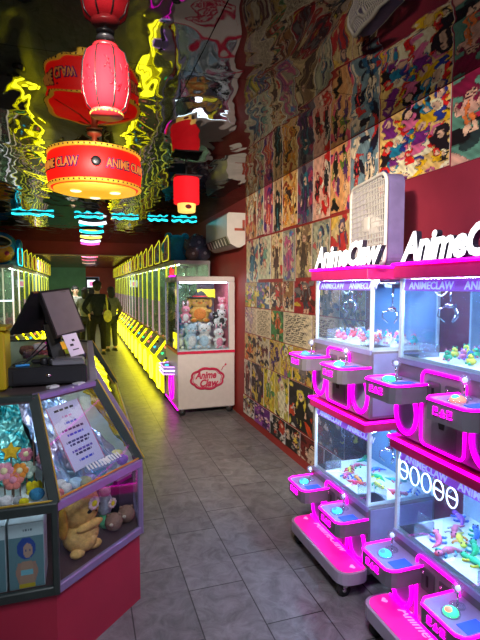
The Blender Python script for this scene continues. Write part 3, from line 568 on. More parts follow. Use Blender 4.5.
q = MB(); q.box(X1-.045, X1-.03, Y0+.05, Y1-.05, .832, 1.715, mat('pink_back_panel', (.72, .16, .25), .5)); q.box(X1-.3, X1-.045, Y1-.06, Y1-.05, .832, 1.715, mat('pale_lilac_panel', (.62, .6, .75), .4)); q.obj('back_panel', t)
MB().box(X0+.02, X1-.05, Y0+.02, Y1-.03, .815, .845, M['bed']).obj('prize_bed', t)
claw(t, 1.35, 6.3, 1.715, .2, 1.3)
# emblem: red bubble outline with two lines of lettering
e = MB(); T = frame((1.245, Y0-.0008, .30), (1, 0, 0), (0, 0, 1)); rd = mat('red_print', (.55, .01, .07), .45)
out = []
for i in range(72):
    a = 2*pi*i/72; r = 1+.10*abs(sin(a*4+.6)); out.append((.23+.20*r*cos(a), .17+.125*r*sin(a)))
e.tube([(x, y, 0) for x, y in out], .015, rd, 5, True, T=T @ Matrix.Diagonal((1, 1, .15, 1))); e.tube([(x*.88+.0276, y*.88+.0204, 0) for x, y in out], .004, rd, 4, True, T=T @ Matrix.Diagonal((1, 1, .3, 1)))
text(e, 'Anime', T @ Matrix.Translation((.075, .175, 0)), .13, .001, rd, shear=.3, off=.005, sx=.78); text(e, 'Claw', T @ Matrix.Translation((.12, .07, 0)), .13, .001, rd, shear=.3, off=.005, sx=.88)
e.tube([(.42, .27, 0), (.44, .315, 0), (.47, .33, 0)], .005, rd, 5, T=T @ Matrix.Diagonal((1, 1, .3, 1))); e.ell((0, 0, 0), (.014, .014, .002), rd, 8, 5, T=T @ Matrix.Translation((.475, .345, 0))); e.obj('emblem', t)
# aisle side: console, oval light, ticket, top sign
c = MB(); c.prism([(X0, 6.08), (X0, 6.52), (X0-.13, 6.46), (X0-.13, 6.12)], .50, .60, M['ctop']); c = c.obj('console', t)
for z, mm in ((.60, emis('lilac_led', (.75, .35, 1), 2)), (.55, M['white_led']), (.505, emis('lilac_led', (.75, .35, 1), 2))): MB().tube([(X0, 6.07, z), (X0-.135, 6.115, z), (X0-.135, 6.465, z), (X0, 6.53, z)], .008, mm, 6).obj('led_strip', c)
k = MB(); k.ell((X0-.07, 6.25, .602), (.03, .03, .018), M['btn_t'], 12, 7); k.obj('button', c)
k = MB(); k.cyl((X0-.06, 6.38, .6), (X0-.06, 6.38, .66), .005, M['chrome'], 6); k.ell((X0-.06, 6.38, .675), .02, M['black'], 10, 7); k.obj('joystick', c)
MB().tube([(X0-.008, 6.27+.13*cos(a), .32+.175*sin(a)) for a in [2*pi*i/32 for i in range(32)]], .014, M['magenta'], 6, True).obj('ring_light', t)
q = MB(); q.prism([(6.27+.11*cos(a), .32+.155*sin(a)) for a in [2*pi*i/28 for i in range(28)]], X0-.004, X0, M['lilac'], 'x'); q.obj('chute_flap', t)
MB().tube([(X0-.006, Y0, .088), (X0-.006, Y1, .088)], .007, M['magenta'], 6).obj('kick_light', t)
q = MB(); q.box(X0-.004, X0, 5.92, 6.12, .86, 1.06, M['yellow_soft'], ch=.001); text(q, '10', frame((X0-.0055, 6.11, .89), (0, -1, 0), (0, 0, 1)), .16, .001, M['white']); q.obj('price_card', t)
q = MB(); q.box(X0-.01, X0+.01, 5.86, 6.25, 1.72, 1.80, M['grey_d']); text(q, 'Claw', frame((X0-.015, 6.25, 1.81), (0, -1, 0), (0, 0, 1)), .13, .006, emis('red_sign_letters', (1, .03, .03), 1.4), shear=.25, off=.003); q.tube([(X0-.02, 6.28, 1.79), (X0-.02, 5.86, 1.79)], .008, M['magenta'], 6); q.obj('roof_sign', t)
point('case_light', (1.45, 6.0, 1.62), 2.2, (.85, .92, 1), .06)
# its prizes
g = 'plush prizes in the white corner machine'
h = plush((1.46, 6.16, 1.18), radians(-12), .33, PY, fab('orange_cloth', (.75, .24, .05)), 'golden plush with a black witch hat and orange bib in the white machine', g, 'flop'); h.scale = (1.45, 1.0, 1.05)
q = MB(); q.lathe([(.13, 0), (.135, .006), (.07, .012), (.055, .05), (.03, .09), (.008, .13)], (0, -.01, .31), PK, 20); q.lathe([(.073, .012), (.071, .026)], (0, -.01, .31), fab('red_cloth', (.6, .05, .05)), 20); q.obj('witch_hat', h)
MB().box(1.30, 1.60, 6.03, 6.34, 1.13, 1.178, M['clear']).obj('shelf', t)
MB().box(1.20, 1.30, 6.0, 6.34, 1.13, 1.178, M['clear']).obj('shelf', t)
k = 0
for x, y, z, s, c_, l_, nm, er in [(1.24, 6.05, 1.18, .20, PP, PW, 'pink', 'long'), (1.165, 6.08, .845, .2, PG, PW, 'grey', 'round'), (1.30, 5.99, .845, .25, PBl, PW, 'large pale blue', 'round'), (1.48, 5.99, .845, .25, PW, PBl, 'large white', 'round'), (1.66, 5.95, .845, .20, PW, PP, 'white and pink', 'long'), (1.72, 6.02, 1.13, .19, PW, PK, 'white and black', 'round'), (1.655, 6.05, 1.13, .17, PK, PW, 'black', 'round'), (1.75, 6.12, 1.32, .17, PP, PW, 'small pink', 'round'), (1.22, 6.2, .95, .25, PB, PBl, 'blue', 'long'), (1.40, 6.2, .95, .27, PBl, PG, 'pale blue and grey', 'long')]:
    plush((x, y, z), radians(R.uniform(-20, 20)), s*(1.3 if z < .9 else 1.12), c_, l_, f'{nm} plush toy behind the glass of the white corner machine', g, er)
MB().box(1.62, 1.79, 6.0, 6.2, 1.10, 1.128, M['clear']).obj('shelf', t); MB().box(1.68, 1.79, 6.02, 6.22, 1.29, 1.318, M['clear']).obj('shelf', t); MB().box(1.12, 1.52, 6.1, 6.34, .92, .948, M['clear']).obj('shelf', t)
tag(MB().box(1.42, 1.66, 6.12, 6.16, 1.50, 1.62, mat('yellow_card', (.85, .68, .03), .5)).obj('price_board'), 'yellow board above the witch hat plush in the white machine', 'sign')

# ================================================================== LONG ROWS OF CRANE MACHINES
def picture(seed): return art(seed, R.choice([(230, 120, 150), (120, 170, 230), (240, 200, 90), (160, 110, 210), (100, 200, 190)]), VIV, 2)
def row_machine(seed, white=False):
    t = root('crane_machine', 'x', 'claw machine'); H = .39; D = .72
    ye = M['yellow']; yl = emis('yellow_post_light', (.8, .78, .06), .65); li = emis('lilac_post_light', (.65, .40, .55), .40)
    if white: yl = emis('white_post_light', (.95, .9, 1), 1.3); li = emis('warm_white_post_light', (1, .85, .7), 1.0)
    b = MB(); b.prism([(.02, .09), (D, .09), (D, .78), (.20, .78), (.19, .75), (.02, .52)], -H, H, M['grey'], 'y'); b.obj('cabinet', t)
    MB().prism([(.0, .10), (.02, .10), (.02, .50), (.0, .50)], -H+.02, H-.02, M['yellow_soft'], 'y').obj('lit_front', t)
    for y in (.2,):
        MB().tube([(-.008, y-.2+.16*cos(a)*1.0, .30+.185*(abs(sin(a))**.7)*(1 if sin(a) > 0 else -1)) for a in [2*pi*i/28 for i in range(28)]], .019, emis('pale_yellow_ring', (1, .93, .02), 8), 6, True).obj('ring_light', t)
    q = MB(); q.quad((.0, H-.03, .525), (.0, -H+.03, .525), (.185, -H+.03, .765), (.185, H-.03, .765), mat('console_print', (.28, .30, .25), .35, 0, .5, 25)); q = q.obj('console', t)
    MB().tube([(.18, H-.02, .77), (-.005, H-.02, .53), (-.005, -H+.02, .53), (.18, -H+.02, .77)], .007, ye, 5).obj('led_strip', q)
    k = MB(); k.ell((.07, .05, .625), (.03, .03, .02), [M['btn_g'], M['btn_t'], M['btn_r']][seed % 3], 10, 6); k.obj('button', q); k = MB(); k.cyl((.1, -.12, .65), (.09, -.12, .73), .006, M['chrome'], 6); k.ell((.09, -.12, .74), .022, M['btn_r'] if seed % 2 else M['black'], 8, 6); k.obj('joystick', q)
    MB().box(.195, .215, -H, H, .775, .80, mat('dark_red_strip', (.25, .03, .03), .4)).obj('edge_strip', t)
    MB().quad((.205, H-.02, .8), (.205, -H+.02, .8), (.205, -H+.02, 1.98), (.205, H-.02, 1.98), M['glass_y']).obj('glass_front', t)
    MB().quad((.21, -H+.006, .8), (D-.02, -H+.006, .8), (D-.02, -H+.006, 1.98), (.21, -H+.006, 1.98), M['glass_y']).obj('glass_side', t)
    for y in (-H+.012, H-.012):
        b = MB(); b.box(.196, .216, y-.016, y+.016, 1.40, 1.98, yl); b.box(.196, .216, y-.016, y+.016, .80, 1.40, li); b.obj('corner_post', t)
        MB().box(D-.03, D-.006, y-.01, y+.01, .78, 1.98, M['white_cab']).obj('corner_post', t)
    MB().box(D-.02, D, -H+.02, H-.02, .78, 1.98, mat('greenish_back_panel', (.42, .55, .48), .3, 0, .5, 5)).obj('back_panel', t)
    b = MB(); b.box(.18, D, -H, H, 1.98, 2.04, M['white_cab'], ch=.006); b = b.obj('top', t)
    MB().box(.24, .27, -H+.05, H-.05, 1.972, 1.979, M['green_strip']).obj('lamp', b)
    MB().box(.22, D-.03, -H+.02, H-.02, .775, .80, M['bed']).obj('prize_bed', t)
    claw(t, .42, .05, 1.975, .35+.1*(seed % 2), 1.4)
    s = MB(); s.box(.12, .15, -H+.10, H-.10, 2.04, 2.36, M['grey_d'] if not white else mat('blue_sign_board', (.05, .35, .6), .4), ch=.01); s = s.obj('roof_sign', t)
    pc = painted('picture', 2*H-.24, .27, 30, 14, picture(seed), s); pc.matrix_local = frame((.119, 0, 2.19), (0, -1, 0), (0, 0, 1))
    P = rrect(-H+.09, H-.09, 2.045, 2.37, .07)
    MB().tube([(.115, y, z+(.04*sin((y+H)*8) if z > 2.25 else 0)) for y, z in P], .006, emis('yellow_sign_outline', (.9, .82, .03), 1.0) if not white else M['cyan'], 6, True).obj('sign_light', s)
    for x in (.07, D-.07):
        for y in (-H+.07, H-.07):
            q = MB(); q.cyl((x, y-.014, .04), (x, y+.014, .04), .04, M['rubber'], 12); q.box(x-.014, x+.014, y-.02, y+.02, .06, .092, M['chrome']); q.obj('caster', t)
    return t
PR = [row_machine(s) for s in (501, 502, 503)]
GR, GL = 'yellow-lit crane machines in the right row', 'yellow-lit crane machines in the left row'
rowx = [(1.05, 6.79+.39+.84*i, 0) for i in range(17)]
for i, p in enumerate(rowx):
    lb = f'yellow-lit crane machine in the right row, {ORD[i]} behind the white corner machine'
    if i < 3: o = PR[i]; o.location = p; o['label'] = lb; o['group'] = GR
    else: o = dup(PR[i % 3], p, lb, 0, GR)
for i in range(9): dup(PR[(i+1) % 3], (-1.0, 9.95+.39+.84*i, 0), f'yellow-lit crane machine in the left row, {ORD[i]} behind the white-lit one', pi, GL)
wm = row_machine(504, True); wm.location = (-1.0, 9.5, 0); wm.rotation_euler.z = pi; wm['label'] = 'white-lit crane machine with a blue roof sign at the front of the left row'; wm['group'] = 'crane machines of the left row'
q = MB(); q.quad((.21, .384, .8), (.7, .384, .8), (.7, .384, 1.98), (.21, .384, 1.98), M['glass_y'])
q.obj('glass_side', wm)
for x in (.36, .5): MB().box(x-.012, x+.012, .37, .38, .8, 1.98, emis('warm_white_post_light', (1, .85, .7), 1.0)).obj('corner_post', wm)
MB().box(.21, .70, .375, .388, 1.4, 1.42, M['white_led']).obj('crossbar', wm)
# extra brighter prizes in rows
cl = [('pink', PP, PW), ('white', PW, PG), ('golden', PY, PW), ('blue', PB, PW), ('brown', PBr, PW), ('grey', PG, PW)]
pm = {}
for n_, a_, b_ in cl:
    o = plush((0, 0, 0), 0, .30, a_, b_, 'x', None, R.choice(['round', 'long'])); pm[n_] = o
first = {k: True for k in pm}
def rowplush(loc, rz, nm, label, grp):
    if first[nm]: o = pm[nm]; o.location = loc; o.rotation_euler.z = rz; o['label'] = label; o['group'] = grp; first[nm] = False
    else: o = dup(pm[nm], loc, label, rz, grp)
    return o
rp = random.Random(5)
for i in range(9):
    for k in range(3):
        nm = cl[(i*2+k*3+k) % 6][0]; x, y, _ = rowx[i]
        rowplush((x+.33+.14*(k % 2), y-.24+.24*k, .80), -pi/2+rp.uniform(-.5, .5), nm, f'{nm} plush in the {ORD[i]} yellow-lit machine of the right row', 'plush prizes in the right row')
for i, nm in enumerate(('pink', 'white', 'blue')): rowplush((-1.3-.14*i, 9.32+.1*(i % 2), .80), pi*.1, nm, f'{nm} plush in the white-lit machine of the left row', 'plush prizes in the left row')
for k_ in [k for k, v_ in first.items() if v_]: bpy.data.objects.remove(pm[k_])
# big balloon head on the left row
b = MB(); om, bm2 = mat('orange_vinyl', (.95, .42, .03), .35), mat('bright_blue_vinyl', (.03, .35, .75), .35)
b.ell((0, 0, .29), (.30, .26, .29), bm2, 22, 14); b.ell((.0, -.05, .25), (.27, .23, .23), om, 20, 12); 
for k in (-1, 1): b.ell((k*.3, 0, .36), (.07, .07, .1), bm2, 10, 7)
hd = b.obj('balloon_head'); hd.location = (-1.42, 9.35, 2.045); tag(hd, 'round blue and orange balloon head on the roof of the white-lit left machine', 'balloon')
q = MB(); q.ell((0, -.17, .38), (.20, .13, .10), M['black'], 16, 9); q.tube([(.21*cos(a), -.19-.10*abs(cos(pi/2-a))*1.0, .38+.105*sin(a)) for a in [2*pi*i/24 for i in range(24)]], .012, M['white'], 6, True); q.obj('goggles', hd)
q = MB(); q.ell((.14, -.235, .19), (.045, .03, .04), mat('pink_vinyl', (.85, .08, .2), .4), 10, 7); q.ell((-.14, -.235, .19), (.045, .03, .04), mat('pink_vinyl', (.85, .08, .2), .4), 10, 7); q.obj('cheeks', hd)
# things on the roof of the first yellow machines
b = MB(); bl = mat('sky_blue_fur', (.04, .62, .95), .8, 0, .15, 40, .3); b.ell((0, 0, .21), (.24, .23, .21), bl, 22, 14)
for k in (-1, 1): b.ell((k*.13, -.02, .40), (.06, .05, .05), bl, 10, 7)
o = b.obj('round_plush'); o.location = (1.38, 7.36, 2.042); tag(o, 'big round sky blue plush on the roof of the first yellow-lit machine', 'plush toy')
k = 0
for x, y, z, r in [(1.52, 6.90, 0, .10), (1.70, 6.92, 0, .11), (1.60, 7.07, 0, .10), (1.62, 6.96, .16, .11), (1.51, 7.05, .15, .09), (1.73, 7.08, .15, .10)]:
    b = MB(); fm = [fab('taupe_fur', (.26, .20, .17)), fab('grey_fur', (.22, .22, .26))][k % 2]; b.ell((0, 0, r), (r, r, r), fm, 14, 9); b.ell((0, -r*.85, r), (r*.3, r*.2, r*.25), PW, 8, 6)
    for s in (-1, 1): b.ell((s*r*.6, 0, r*1.75), (r*.25, r*.2, r*.3), fm, 8, 6)
    o = b.obj('ball_plush'); o.location = (x, y, 2.042+z); tag(o, ['taupe', 'grey'][k % 2]+' ball plush in the clear bag on the roof behind the white machine', 'plush toy', 'ball plushes in the clear bag'); k += 1
b = MB(); r = random.Random(2); pr = []
for j in range(9):
    t_ = j/8; rr = .205*(sin(pi*min(1, t_*.9+.12))**.5); pr.append((max(.02, rr), .40*t_))
b.lathe([(r_, z) for r_, z in pr], (0, 0, 0), glass('clear_bag_film', (.82, .86, .95), 1.6, .15, .07, (.5, .7, 1)), 18)
o = b.obj('plastic_bag'); o.location = (1.62, 6.99, 2.043); o.scale = (1.10, .9, 1); tag(o, 'clear plastic bag around the ball plushes on the machine roof', 'bag')

# ================================================================== AIR CONDITIONER
b = MB(); b.prism([(1.868, 2.17), (1.868, 2.545), (1.66, 2.545), (1.635, 2.52), (1.635, 2.27), (1.68, 2.17), (1.76, 2.13), (1.80, 2.13)], 5.47, 6.50, mat('glossy_ivory_plastic', (.60, .57, .53), .22, 0, .03), 'y')
o = tag(b.obj('air_conditioner'), 'ivory wall air conditioner above the white crane machine', 'air conditioner')
q = MB(); q.quad((1.636, 6.44, 2.262), (1.636, 5.53, 2.262), (1.686, 5.53, 2.162), (1.686, 6.44, 2.162), M['black'], .01)
for i in range(7): q.beam((1.645, 5.6+.13*i, 2.25), (1.685, 5.62+.13*i, 2.165), .05, .006, M['white'])
q.obj('louver', o)
q = MB(); q.box(1.73, 1.86, 5.462, 5.471, 2.33, 2.36, mat('rust_pipe_cover', (.35, .06, .03), .5)); q.box(1.83, 1.86, 5.462, 5.471, 2.34, 2.46, mat('rust_pipe_cover', (.35, .06, .03), .5)); q.obj('clip', o)

# ================================================================== LAMPS
def bent(mb, body, R_, cx, cy, z, a0, size, m, sx=1.0, off=0, shear=0):
    q = MB(); text(q, body, None, size, .002, m, off=off, shear=shear, sx=sx)
    vs = []
    for x, y, zz in q.v: a = a0+x/R_; vs.append((cx+(R_+zz)*cos(a), cy+(R_+zz)*sin(a), z+y))
    mb.add(vs, q.f, m)
d = root('drum_lamp', 'wide red drum-shaped ceiling lamp with a glowing golden underside', 'lamp', (.085, 3.52, 2.33))
red_s = emis('red_lit_shade', (1, .008, .004), 1.5, (.35, .01, .01)); gold_e = emis('gold_trim_lit', (1, .45, .03), .7, (.8, .5, .05))
r = .31
MB().lathe([(r-.02, .0), (r, .03), (r+.012, .12), (r, .215), (r-.02, .245)], (0, 0, 0), red_s, 48).obj('shade', d)
b = MB()
for z in (.012, .235):
    b.tube([(r*.985*cos(a), r*.985*sin(a), z) for a in [2*pi*i/48 for i in range(48)]], .014, gold_e, 6, True)
    for i in range(56): a = 2*pi*i/56; b.ell((1.03*r*cos(a), 1.03*r*sin(a), z), .006, M['black'], 5, 4)
b.obj('studded_rim', d)
MB().lathe([(r-.03, 0), (r-.035, -.012), (.08, -.03), (.001, -.032)], (0, 0, 0), emis('golden_diffuser', (1, .48, .02), .95, (.9, .55, .1)), 40).obj('diffuser', d)
for a in (90, 210, 330):
    b = MB(); b.lathe([(.038, -.03), (.032, -.034), (.001, -.035)], (.15*cos(radians(a)), .15*sin(radians(a)), .003), emis('bulb_spot', (1, .8, .45), 2.2), 14); b.obj('bulb', d)
b = MB(); tm = emis('orange_purple_lettering', (1, .33, .05), .65, (.7, .2, .05)); tp = mat('purple_lettering_edge', (.15, .02, .18), .5)
for a0 in (-pi/2-1.42, -pi/2+.20, pi/2-1.42, pi/2+.20):
    bent(b, 'ANIME CLAW', r+.0125, 0, 0, .095, a0, .078, tp, .72, .0075); bent(b, 'ANIME CLAW', r+.0155, 0, 0, .095, a0, .078, tm, .72, .0005)
b.obj('lettering', d)
b = MB(); b.ell((0, -r-.014, .125), (.032, .008, .032), M['black'], 16, 8); b.obj('badge', d)
b = MB(); b.lathe([(.03, .243), (.018, .30), (.018, .37), (.05, .38), (.05, .395)], (0, 0, 0), mat('bronze', (.35, .2, .08), .4, .7), 14)
for a in range(4): b.cyl((r*.9*cos(a*pi/2+.4), r*.9*sin(a*pi/2+.4), .24), (.03*cos(a*pi/2+.4), .03*sin(a*pi/2+.4), .34), .004, mat('bronze', (.35, .2, .08), .4, .7), 6)
b.obj('hanger', d)
def lantern(loc, rad, hgt, em, label, tall=True):
    l = root('paper_lantern', label, 'lantern', loc); sh = emis(f'red_lantern_paper' if tall else 'red_lantern_silk', (1, .01, .015), em, (.45, .01, .02)); sh.node_tree.nodes['Principled BSDF'].inputs['Roughness'].default_value = .7; sh.node_tree.nodes['Principled BSDF'].inputs['Specular IOR Level'].default_value = .1
    if tall:
        MB().lathe([(rad*.62, 0), (rad*.85, hgt*.08), (rad, hgt*.28), (rad*1.03, hgt*.5), (rad, hgt*.72), (rad*.85, hgt*.92), (rad*.6, hgt)], (0, 0, 0), sh, 32).obj('shade', l)
        b = MB()
        for i in range(8):
            a = 2*pi*i/8+.3; b.tube([(q*1.01*cos(a), q*1.01*sin(a), z) for q, z in [(rad*.62, 0), (rad*.85, hgt*.08), (rad, hgt*.28), (rad*1.03, hgt*.5), (rad, hgt*.72), (rad*.85, hgt*.92), (rad*.6, hgt)]], .0040, M['black'], 5)
        b.obj('ribs', l)
        b = MB(); dk = mat('dark_red_lacquer', (.30, .015, .02), .35)
        b.lathe([(rad*.66, -.012), (rad*.70, 0), (rad*.64, .014)], (0, 0, 0), emis('red_lit_collar', (1, .08, .05), .35, (.6, .05, .04)), 28); b.lathe([(rad*.7, 0), (rad*.7, .004)], (0, 0, -.014), dk, 24); u_ = MB(); u_.lathe([(rad*.6, hgt), (rad*.55, hgt+.015), (rad*.25, hgt+.02)], (0, 0, 0), dk, 24); u_.obj('top_collar', l)
        for i in range(24): a = 2*pi*i/24; b.ell((rad*.69*cos(a), rad*.69*sin(a), -.008), .005, M['brass'], 6, 4)
        b.obj('collar', l)
        b = MB(); r2 = random.Random(4)
        for i in range(40):
            a = r2.uniform(0, 2*pi); z = hgt*r2.uniform(.3, .7); q = rad*1.035; b.tube([(q*cos(a+t*.12), q*sin(a+t*.12), z+.018*sin(t*2+i)) for t in (0, .5, 1, 1.5)], .0022, mat('dark_red_print', (.2, 0, .01), .5), 4)
        b.obj('brush_print', l)
        b = MB(); b.cyl((0, 0, hgt), (0, 0, CZ-loc[2]-.001), .006, M['black'], 8); b.lathe([(.04, CZ-loc[2]-.016), (.035, CZ-loc[2]-.004)], (0, 0, 0), M['black'], 14); b.obj('hanger', l)
    else:
        MB().lathe([(rad*.96, 0), (rad, .01), (rad, hgt-.01), (rad*.96, hgt)], (0, 0, 0), sh, 32).obj('shade', l)
        b = MB(); b.lathe([(rad*.62, -.075), (rad*.68, -.07), (rad*.72, -.002), (rad*.7, 0)], (0, 0, 0), emis('warm_lantern_base', (1, .62, .12), 1.1, (.9, .6, .2)), 24); b.ell((0, -rad*.72, -.035), (.03, .006, .02), mat('dark_red_print', (.2, 0, .01), .5), 10, 6); b.obj('base', l)
        b = MB(); b.box(-rad*1.05, rad*1.05, -rad*1.05, rad*1.05, hgt, hgt+.012, M['black']); b.cyl((0, 0, hgt), (0, 0, CZ-loc[2]-.001), .008, M['black'], 8); b.obj('hanger', l)
    return l
lantern((.107, 2.18, 2.405), .099, .265, .40, 'tall red ribbed paper lantern nearest the viewer, in front of the drum lamp')
lantern((.885, 4.23, 2.395), .115, .225, 1.0, 'small bright red cylinder lantern hanging left of the air conditioner', False)
# coloured arc lights across the aisle
for i, (y, mm, nm) in enumerate([(7.95, 'white_led', 'white'), (9.2, 'cyan', 'cyan'), (10.2, 'yel_led', 'yellow'), (11.1, 'white_led', 'second white'), (11.75, 'pink_led', 'pink')]):
    w = .21+.015*i*0; b = MB(); b.tube([(.14+w*u, y, CZ-.045-.03*(1-u*u)) for u in [k/6-1 for k in range(13)]], .024, M[mm], 8)
    o = b.obj('arc_light'); tag(o, f'{nm} arc-shaped tube light on the ceiling over the aisle', 'ceiling light', 'coloured arc lights over the aisle')
    q = MB(); q.box(.14-w, .14+w, y-.015, y+.015, CZ-.02, CZ-.001, M['black'])
    for u in (-1, 1): q.cyl((.14+u*w*.97, y, CZ-.05), (.14+u*w*.97, y, CZ-.01), .008, M['black'], 6)
    q.obj('bracket', o)
for i, (y, mm, nm) in enumerate([(13.4, 'pink_led', 'dim pink'), (15.0, 'pink_led', 'farther pink'), (17.0, 'white_led', 'farthest white')]):
    b = MB(); b.tube([(.14+.21*u, y, 2.47-.02*(1-u*u)) for u in [k/6-1 for k in range(13)]], .012, emis('dim_'+mm, (.9, .12, .25) if 'pink' in mm else (.8, .5, .4), .7), 8); tag(b.obj('arc_light'), f'{nm} arc-shaped tube light on the ceiling beyond the red beam', 'ceiling light', 'coloured arc lights over the aisle')
# wavy cyan strips
for i, (x0, x1) in enumerate([(-1.75, -1.25), (-.98, -.42), (-.12, .28), (.42, .80), (.95, 1.25), (1.33, 1.72)]):
    b = MB(); b.tube([(x0+(x1-x0)*k/14, 7.5+.05*sin(k*1.4+i), CZ-.03+.010*sin(k*1.1+i*2)) for k in range(15)], .014, M['cyan'], 6)
    q = MB(); q.box(x0, x1, 7.45, 7.55, CZ-.012, CZ-.001, M['black']); o = b.obj('cyan_tube_light'); q.obj('mount', o)
    tag(o, f'wavy cyan tube light on the ceiling, {ORD[i]} from the left in the cross-aisle line', 'ceiling light', 'wavy cyan lights across the ceiling')
# screen at the far end
o = MB().box(.08, .48, 23.1, 23.18, 1.62, 2.0, M['black'], ch=.01).obj('wall_screen'); tag(o, 'bright pink and white screen at the far end of the aisle', 'screen')
q = MB(); q.box(.10, .46, 23.09, 23.1, 1.64, 1.98, emis('screen_white', (.85, .95, 1), 1.2)); q.box(.2, .36, 23.085, 23.09, 1.7, 1.9, emis('screen_pink', (1, .2, .5), 1.2)); q.obj('display', o)
#@@PART4
# ================================================================== GLASS COUNTER (elongated octagon)
Q0 = [(-1.3, 2.04), (-.14, 2.04), (.25, 2.43), (.25, 4.5), (-.14, 4.89), (-1.3, 4.89)]
def inset(P, d):
    out = []
    n = len(P)
    for i in range(n):
        a, b, c = V(P[i-1]), V(P[i]), V(P[(i+1) % n]); e1 = (b-a).normalized(); e2 = (c-b).normalized(); n1 = V((-e1.y, e1.x)); n2 = V((-e2.y, e2.x)); k = (n1+n2)/(1+n1.dot(n2)); out.append(tuple(b+k*d))
    return out
Q2 = inset(Q0, .22); Qd = inset(Q0, .50)
kt = root('glass_display_counter', 'glass-topped display counter with red base and lilac frame in the left foreground', 'display counter', (0, 0, 0))
MB().prism(inset(Q0, .006), 0, .36, M['kiosk_red']).obj('base', kt)
MB().prism(inset(Q0, .012), .36, .385, mat('dark_wood_shelf', (.06, .03, .03), .4)).obj('shelf', kt)
b = MB(); 
b.prism(Qd, .385, 1.13, mat('dark_liner', (.06, .055, .07), .6)); b.obj('inner_cabinet', kt)
# upper deck as a band (glass-bright)
b = MB(); A = inset(Q0, .03)
for i in range(6):
    j = (i+1) % 6; b.prism([A[i], A[j], Qd[j], Qd[i]], .725, .738, M['bed'])
b.obj('display_deck', kt)
MB().prism(inset(Q0, .20), 1.135, 1.16, mat('dark_counter_top', (.07, .05, .05), .3)).obj('countertop', kt)
b = MB(); c3 = inset(Q0, .30)
for i in range(6):
    j = (i+1) % 6; z = 1.128; b.beam((c3[i][0], c3[i][1], z), (c3[j][0], c3[j][1], z), .016, .006, emis('counter_strip', (.8, .92, 1), 15))
b.obj('case_lamp', kt)
b = MB(); c3 = inset(Q0, .10)
for i in range(3):
    j = (i+1) % 6; z = .72; b.beam((c3[i][0], c3[i][1], z), (c3[j][0], c3[j][1], z), .010, .004, emis('lower_shelf_strip', (.8, .85, 1), 6.0))
b.obj('shelf_lamp', kt)
mf = [M['k_black'], M['k_purple'], M['k_purple'], M['k_black'], M['k_black'], M['k_black']]
for i in range(6):
    j = (i+1) % 6; a, c = Q0[i], Q0[j]; a2, c2 = Q2[i], Q2[j]; m_ = mf[i]
    MB().beam((*a, .38), (*c, .38), .024, .04, m_).obj('bottom_rail', kt); MB().beam((*a, .738), (*c, .738), .026, .042, m_).obj('middle_rail', kt)
    MB().beam((*a, .765), (*c, .765), .008, .008, M['brass']).obj('brass_edging', kt); f = MB(); f.beam((*a2, 1.155), (*c2, 1.155), .045, .03, m_)
    f = f.obj('top_rail', kt)
    MB().quad((*a, .4), (*c, .4), (*c, .72), (*a, .72), M['glass_case']).obj('lower_glass', kt)
    MB().quad((*a, .76), (*c, .76), (*c2, 1.15), (*a2, 1.15), M['glass_case']).obj('sloping_glass', kt)
for i in range(6):
    a, a2 = Q0[i], Q2[i]; p = MB(); mm = M['k_purple'] if i in (2,) else M['k_black']
    p.beam((*a, .36), (*a, .76), .028, .028, M['k_purple'] if i in (2, 3) else M['k_black'], up=(0, 1, 0)); p.obj('corner_post', kt)
    p = MB(); p.beam((*a, .75), (*a2, 1.165), .042, .024, M['k_black'], up=(0, 1, 0)); 
    sd_ = .023; n_ = V((1, 0, 0))
    p.beam((a[0]+sd_, a[1], .765), (a2[0]+sd_, a2[1], 1.172), .005, .014, M['brass'], up=(0, 1, 0)); p.obj('ridge', kt)
p = MB(); p.beam((.252, 2.98, .75), (.03, 2.94, 1.17), .035, .03, M['k_purple'], up=(0, 1, 0)); p.beam((.252, 2.98, .36), (.252, 2.98, .76), .03, .03, M['k_purple'], up=(0, 1, 0)); p.obj('mullion', kt)
b = MB(); b.beam((-.145, 2.048, .40), (-.145, 2.048, .745), .014, .03, M['k_purple'], up=(0, 1, 0)); b.obj('trim', kt)
# teal foil backdrop (left), white-blue crumpled foil (corner), yellow foil (side)
def ramp(P, m, name, label, d0=.2, d1=.43, z0=.745, z1=1.09, nu=22, nv=10, i0=0, u0=0., u1=1., amp=.012):
    a, c = V(inset(Q0, d0)[i0]), V(inset(Q0, d0)[(i0+1) % 6]); a2, c2 = V(inset(Q0, d1)[i0]), V(inset(Q0, d1)[(i0+1) % 6]); vs = []; r = random.Random(i0+3)
    for jj in range(nv+1):
        for ii in range(nu+1):
            u = u0+(u1-u0)*ii/nu; v = jj/nv; p = a.lerp(c, u).lerp(a2.lerp(c2, u), v); vs.append((p.x+r.uniform(-amp, amp), p.y+r.uniform(-amp, amp), z0+(z1-z0)*v+r.uniform(0, amp)))
    k = len(vs); vs += [(x, y, z-.006) for x, y, z in vs]; fs = []
    for jj in range(nv):
        for ii in range(nu):
            q = jj*(nu+1)+ii; fs.append((q, q+1, q+nu+2, q+nu+1)); fs.append((k+q+nu+1, k+q+nu+2, k+q+1, k+q))
    o = MB().add(vs, fs, m).obj(name); tag(o, label, 'foil'); return o
ramp(None, foil('teal_iridescent_foil', (.02, .45, .50), (.35, .85, .75), 16), 'foil_sheet', 'teal iridescent foil backdrop behind the flower plushes in the counter', i0=0, u0=.55, u1=1.02, d0=.27, d1=.46)
ramp(None, foil('pearly_foil', (.30, .50, .80), (.75, .70, .95), 9), 'foil_sheet', 'pearly blue foil under the price sheet in the counter corner', d0=.10, z0=.742, i0=1, u0=.03, u1=.97)
ramp(None, MATS['pearly_foil'], 'foil_sheet', 'pearly blue foil at the aisle end of the corner pane', d0=.10, z0=.742, i0=2, u0=.0, u1=.065, nu=6)
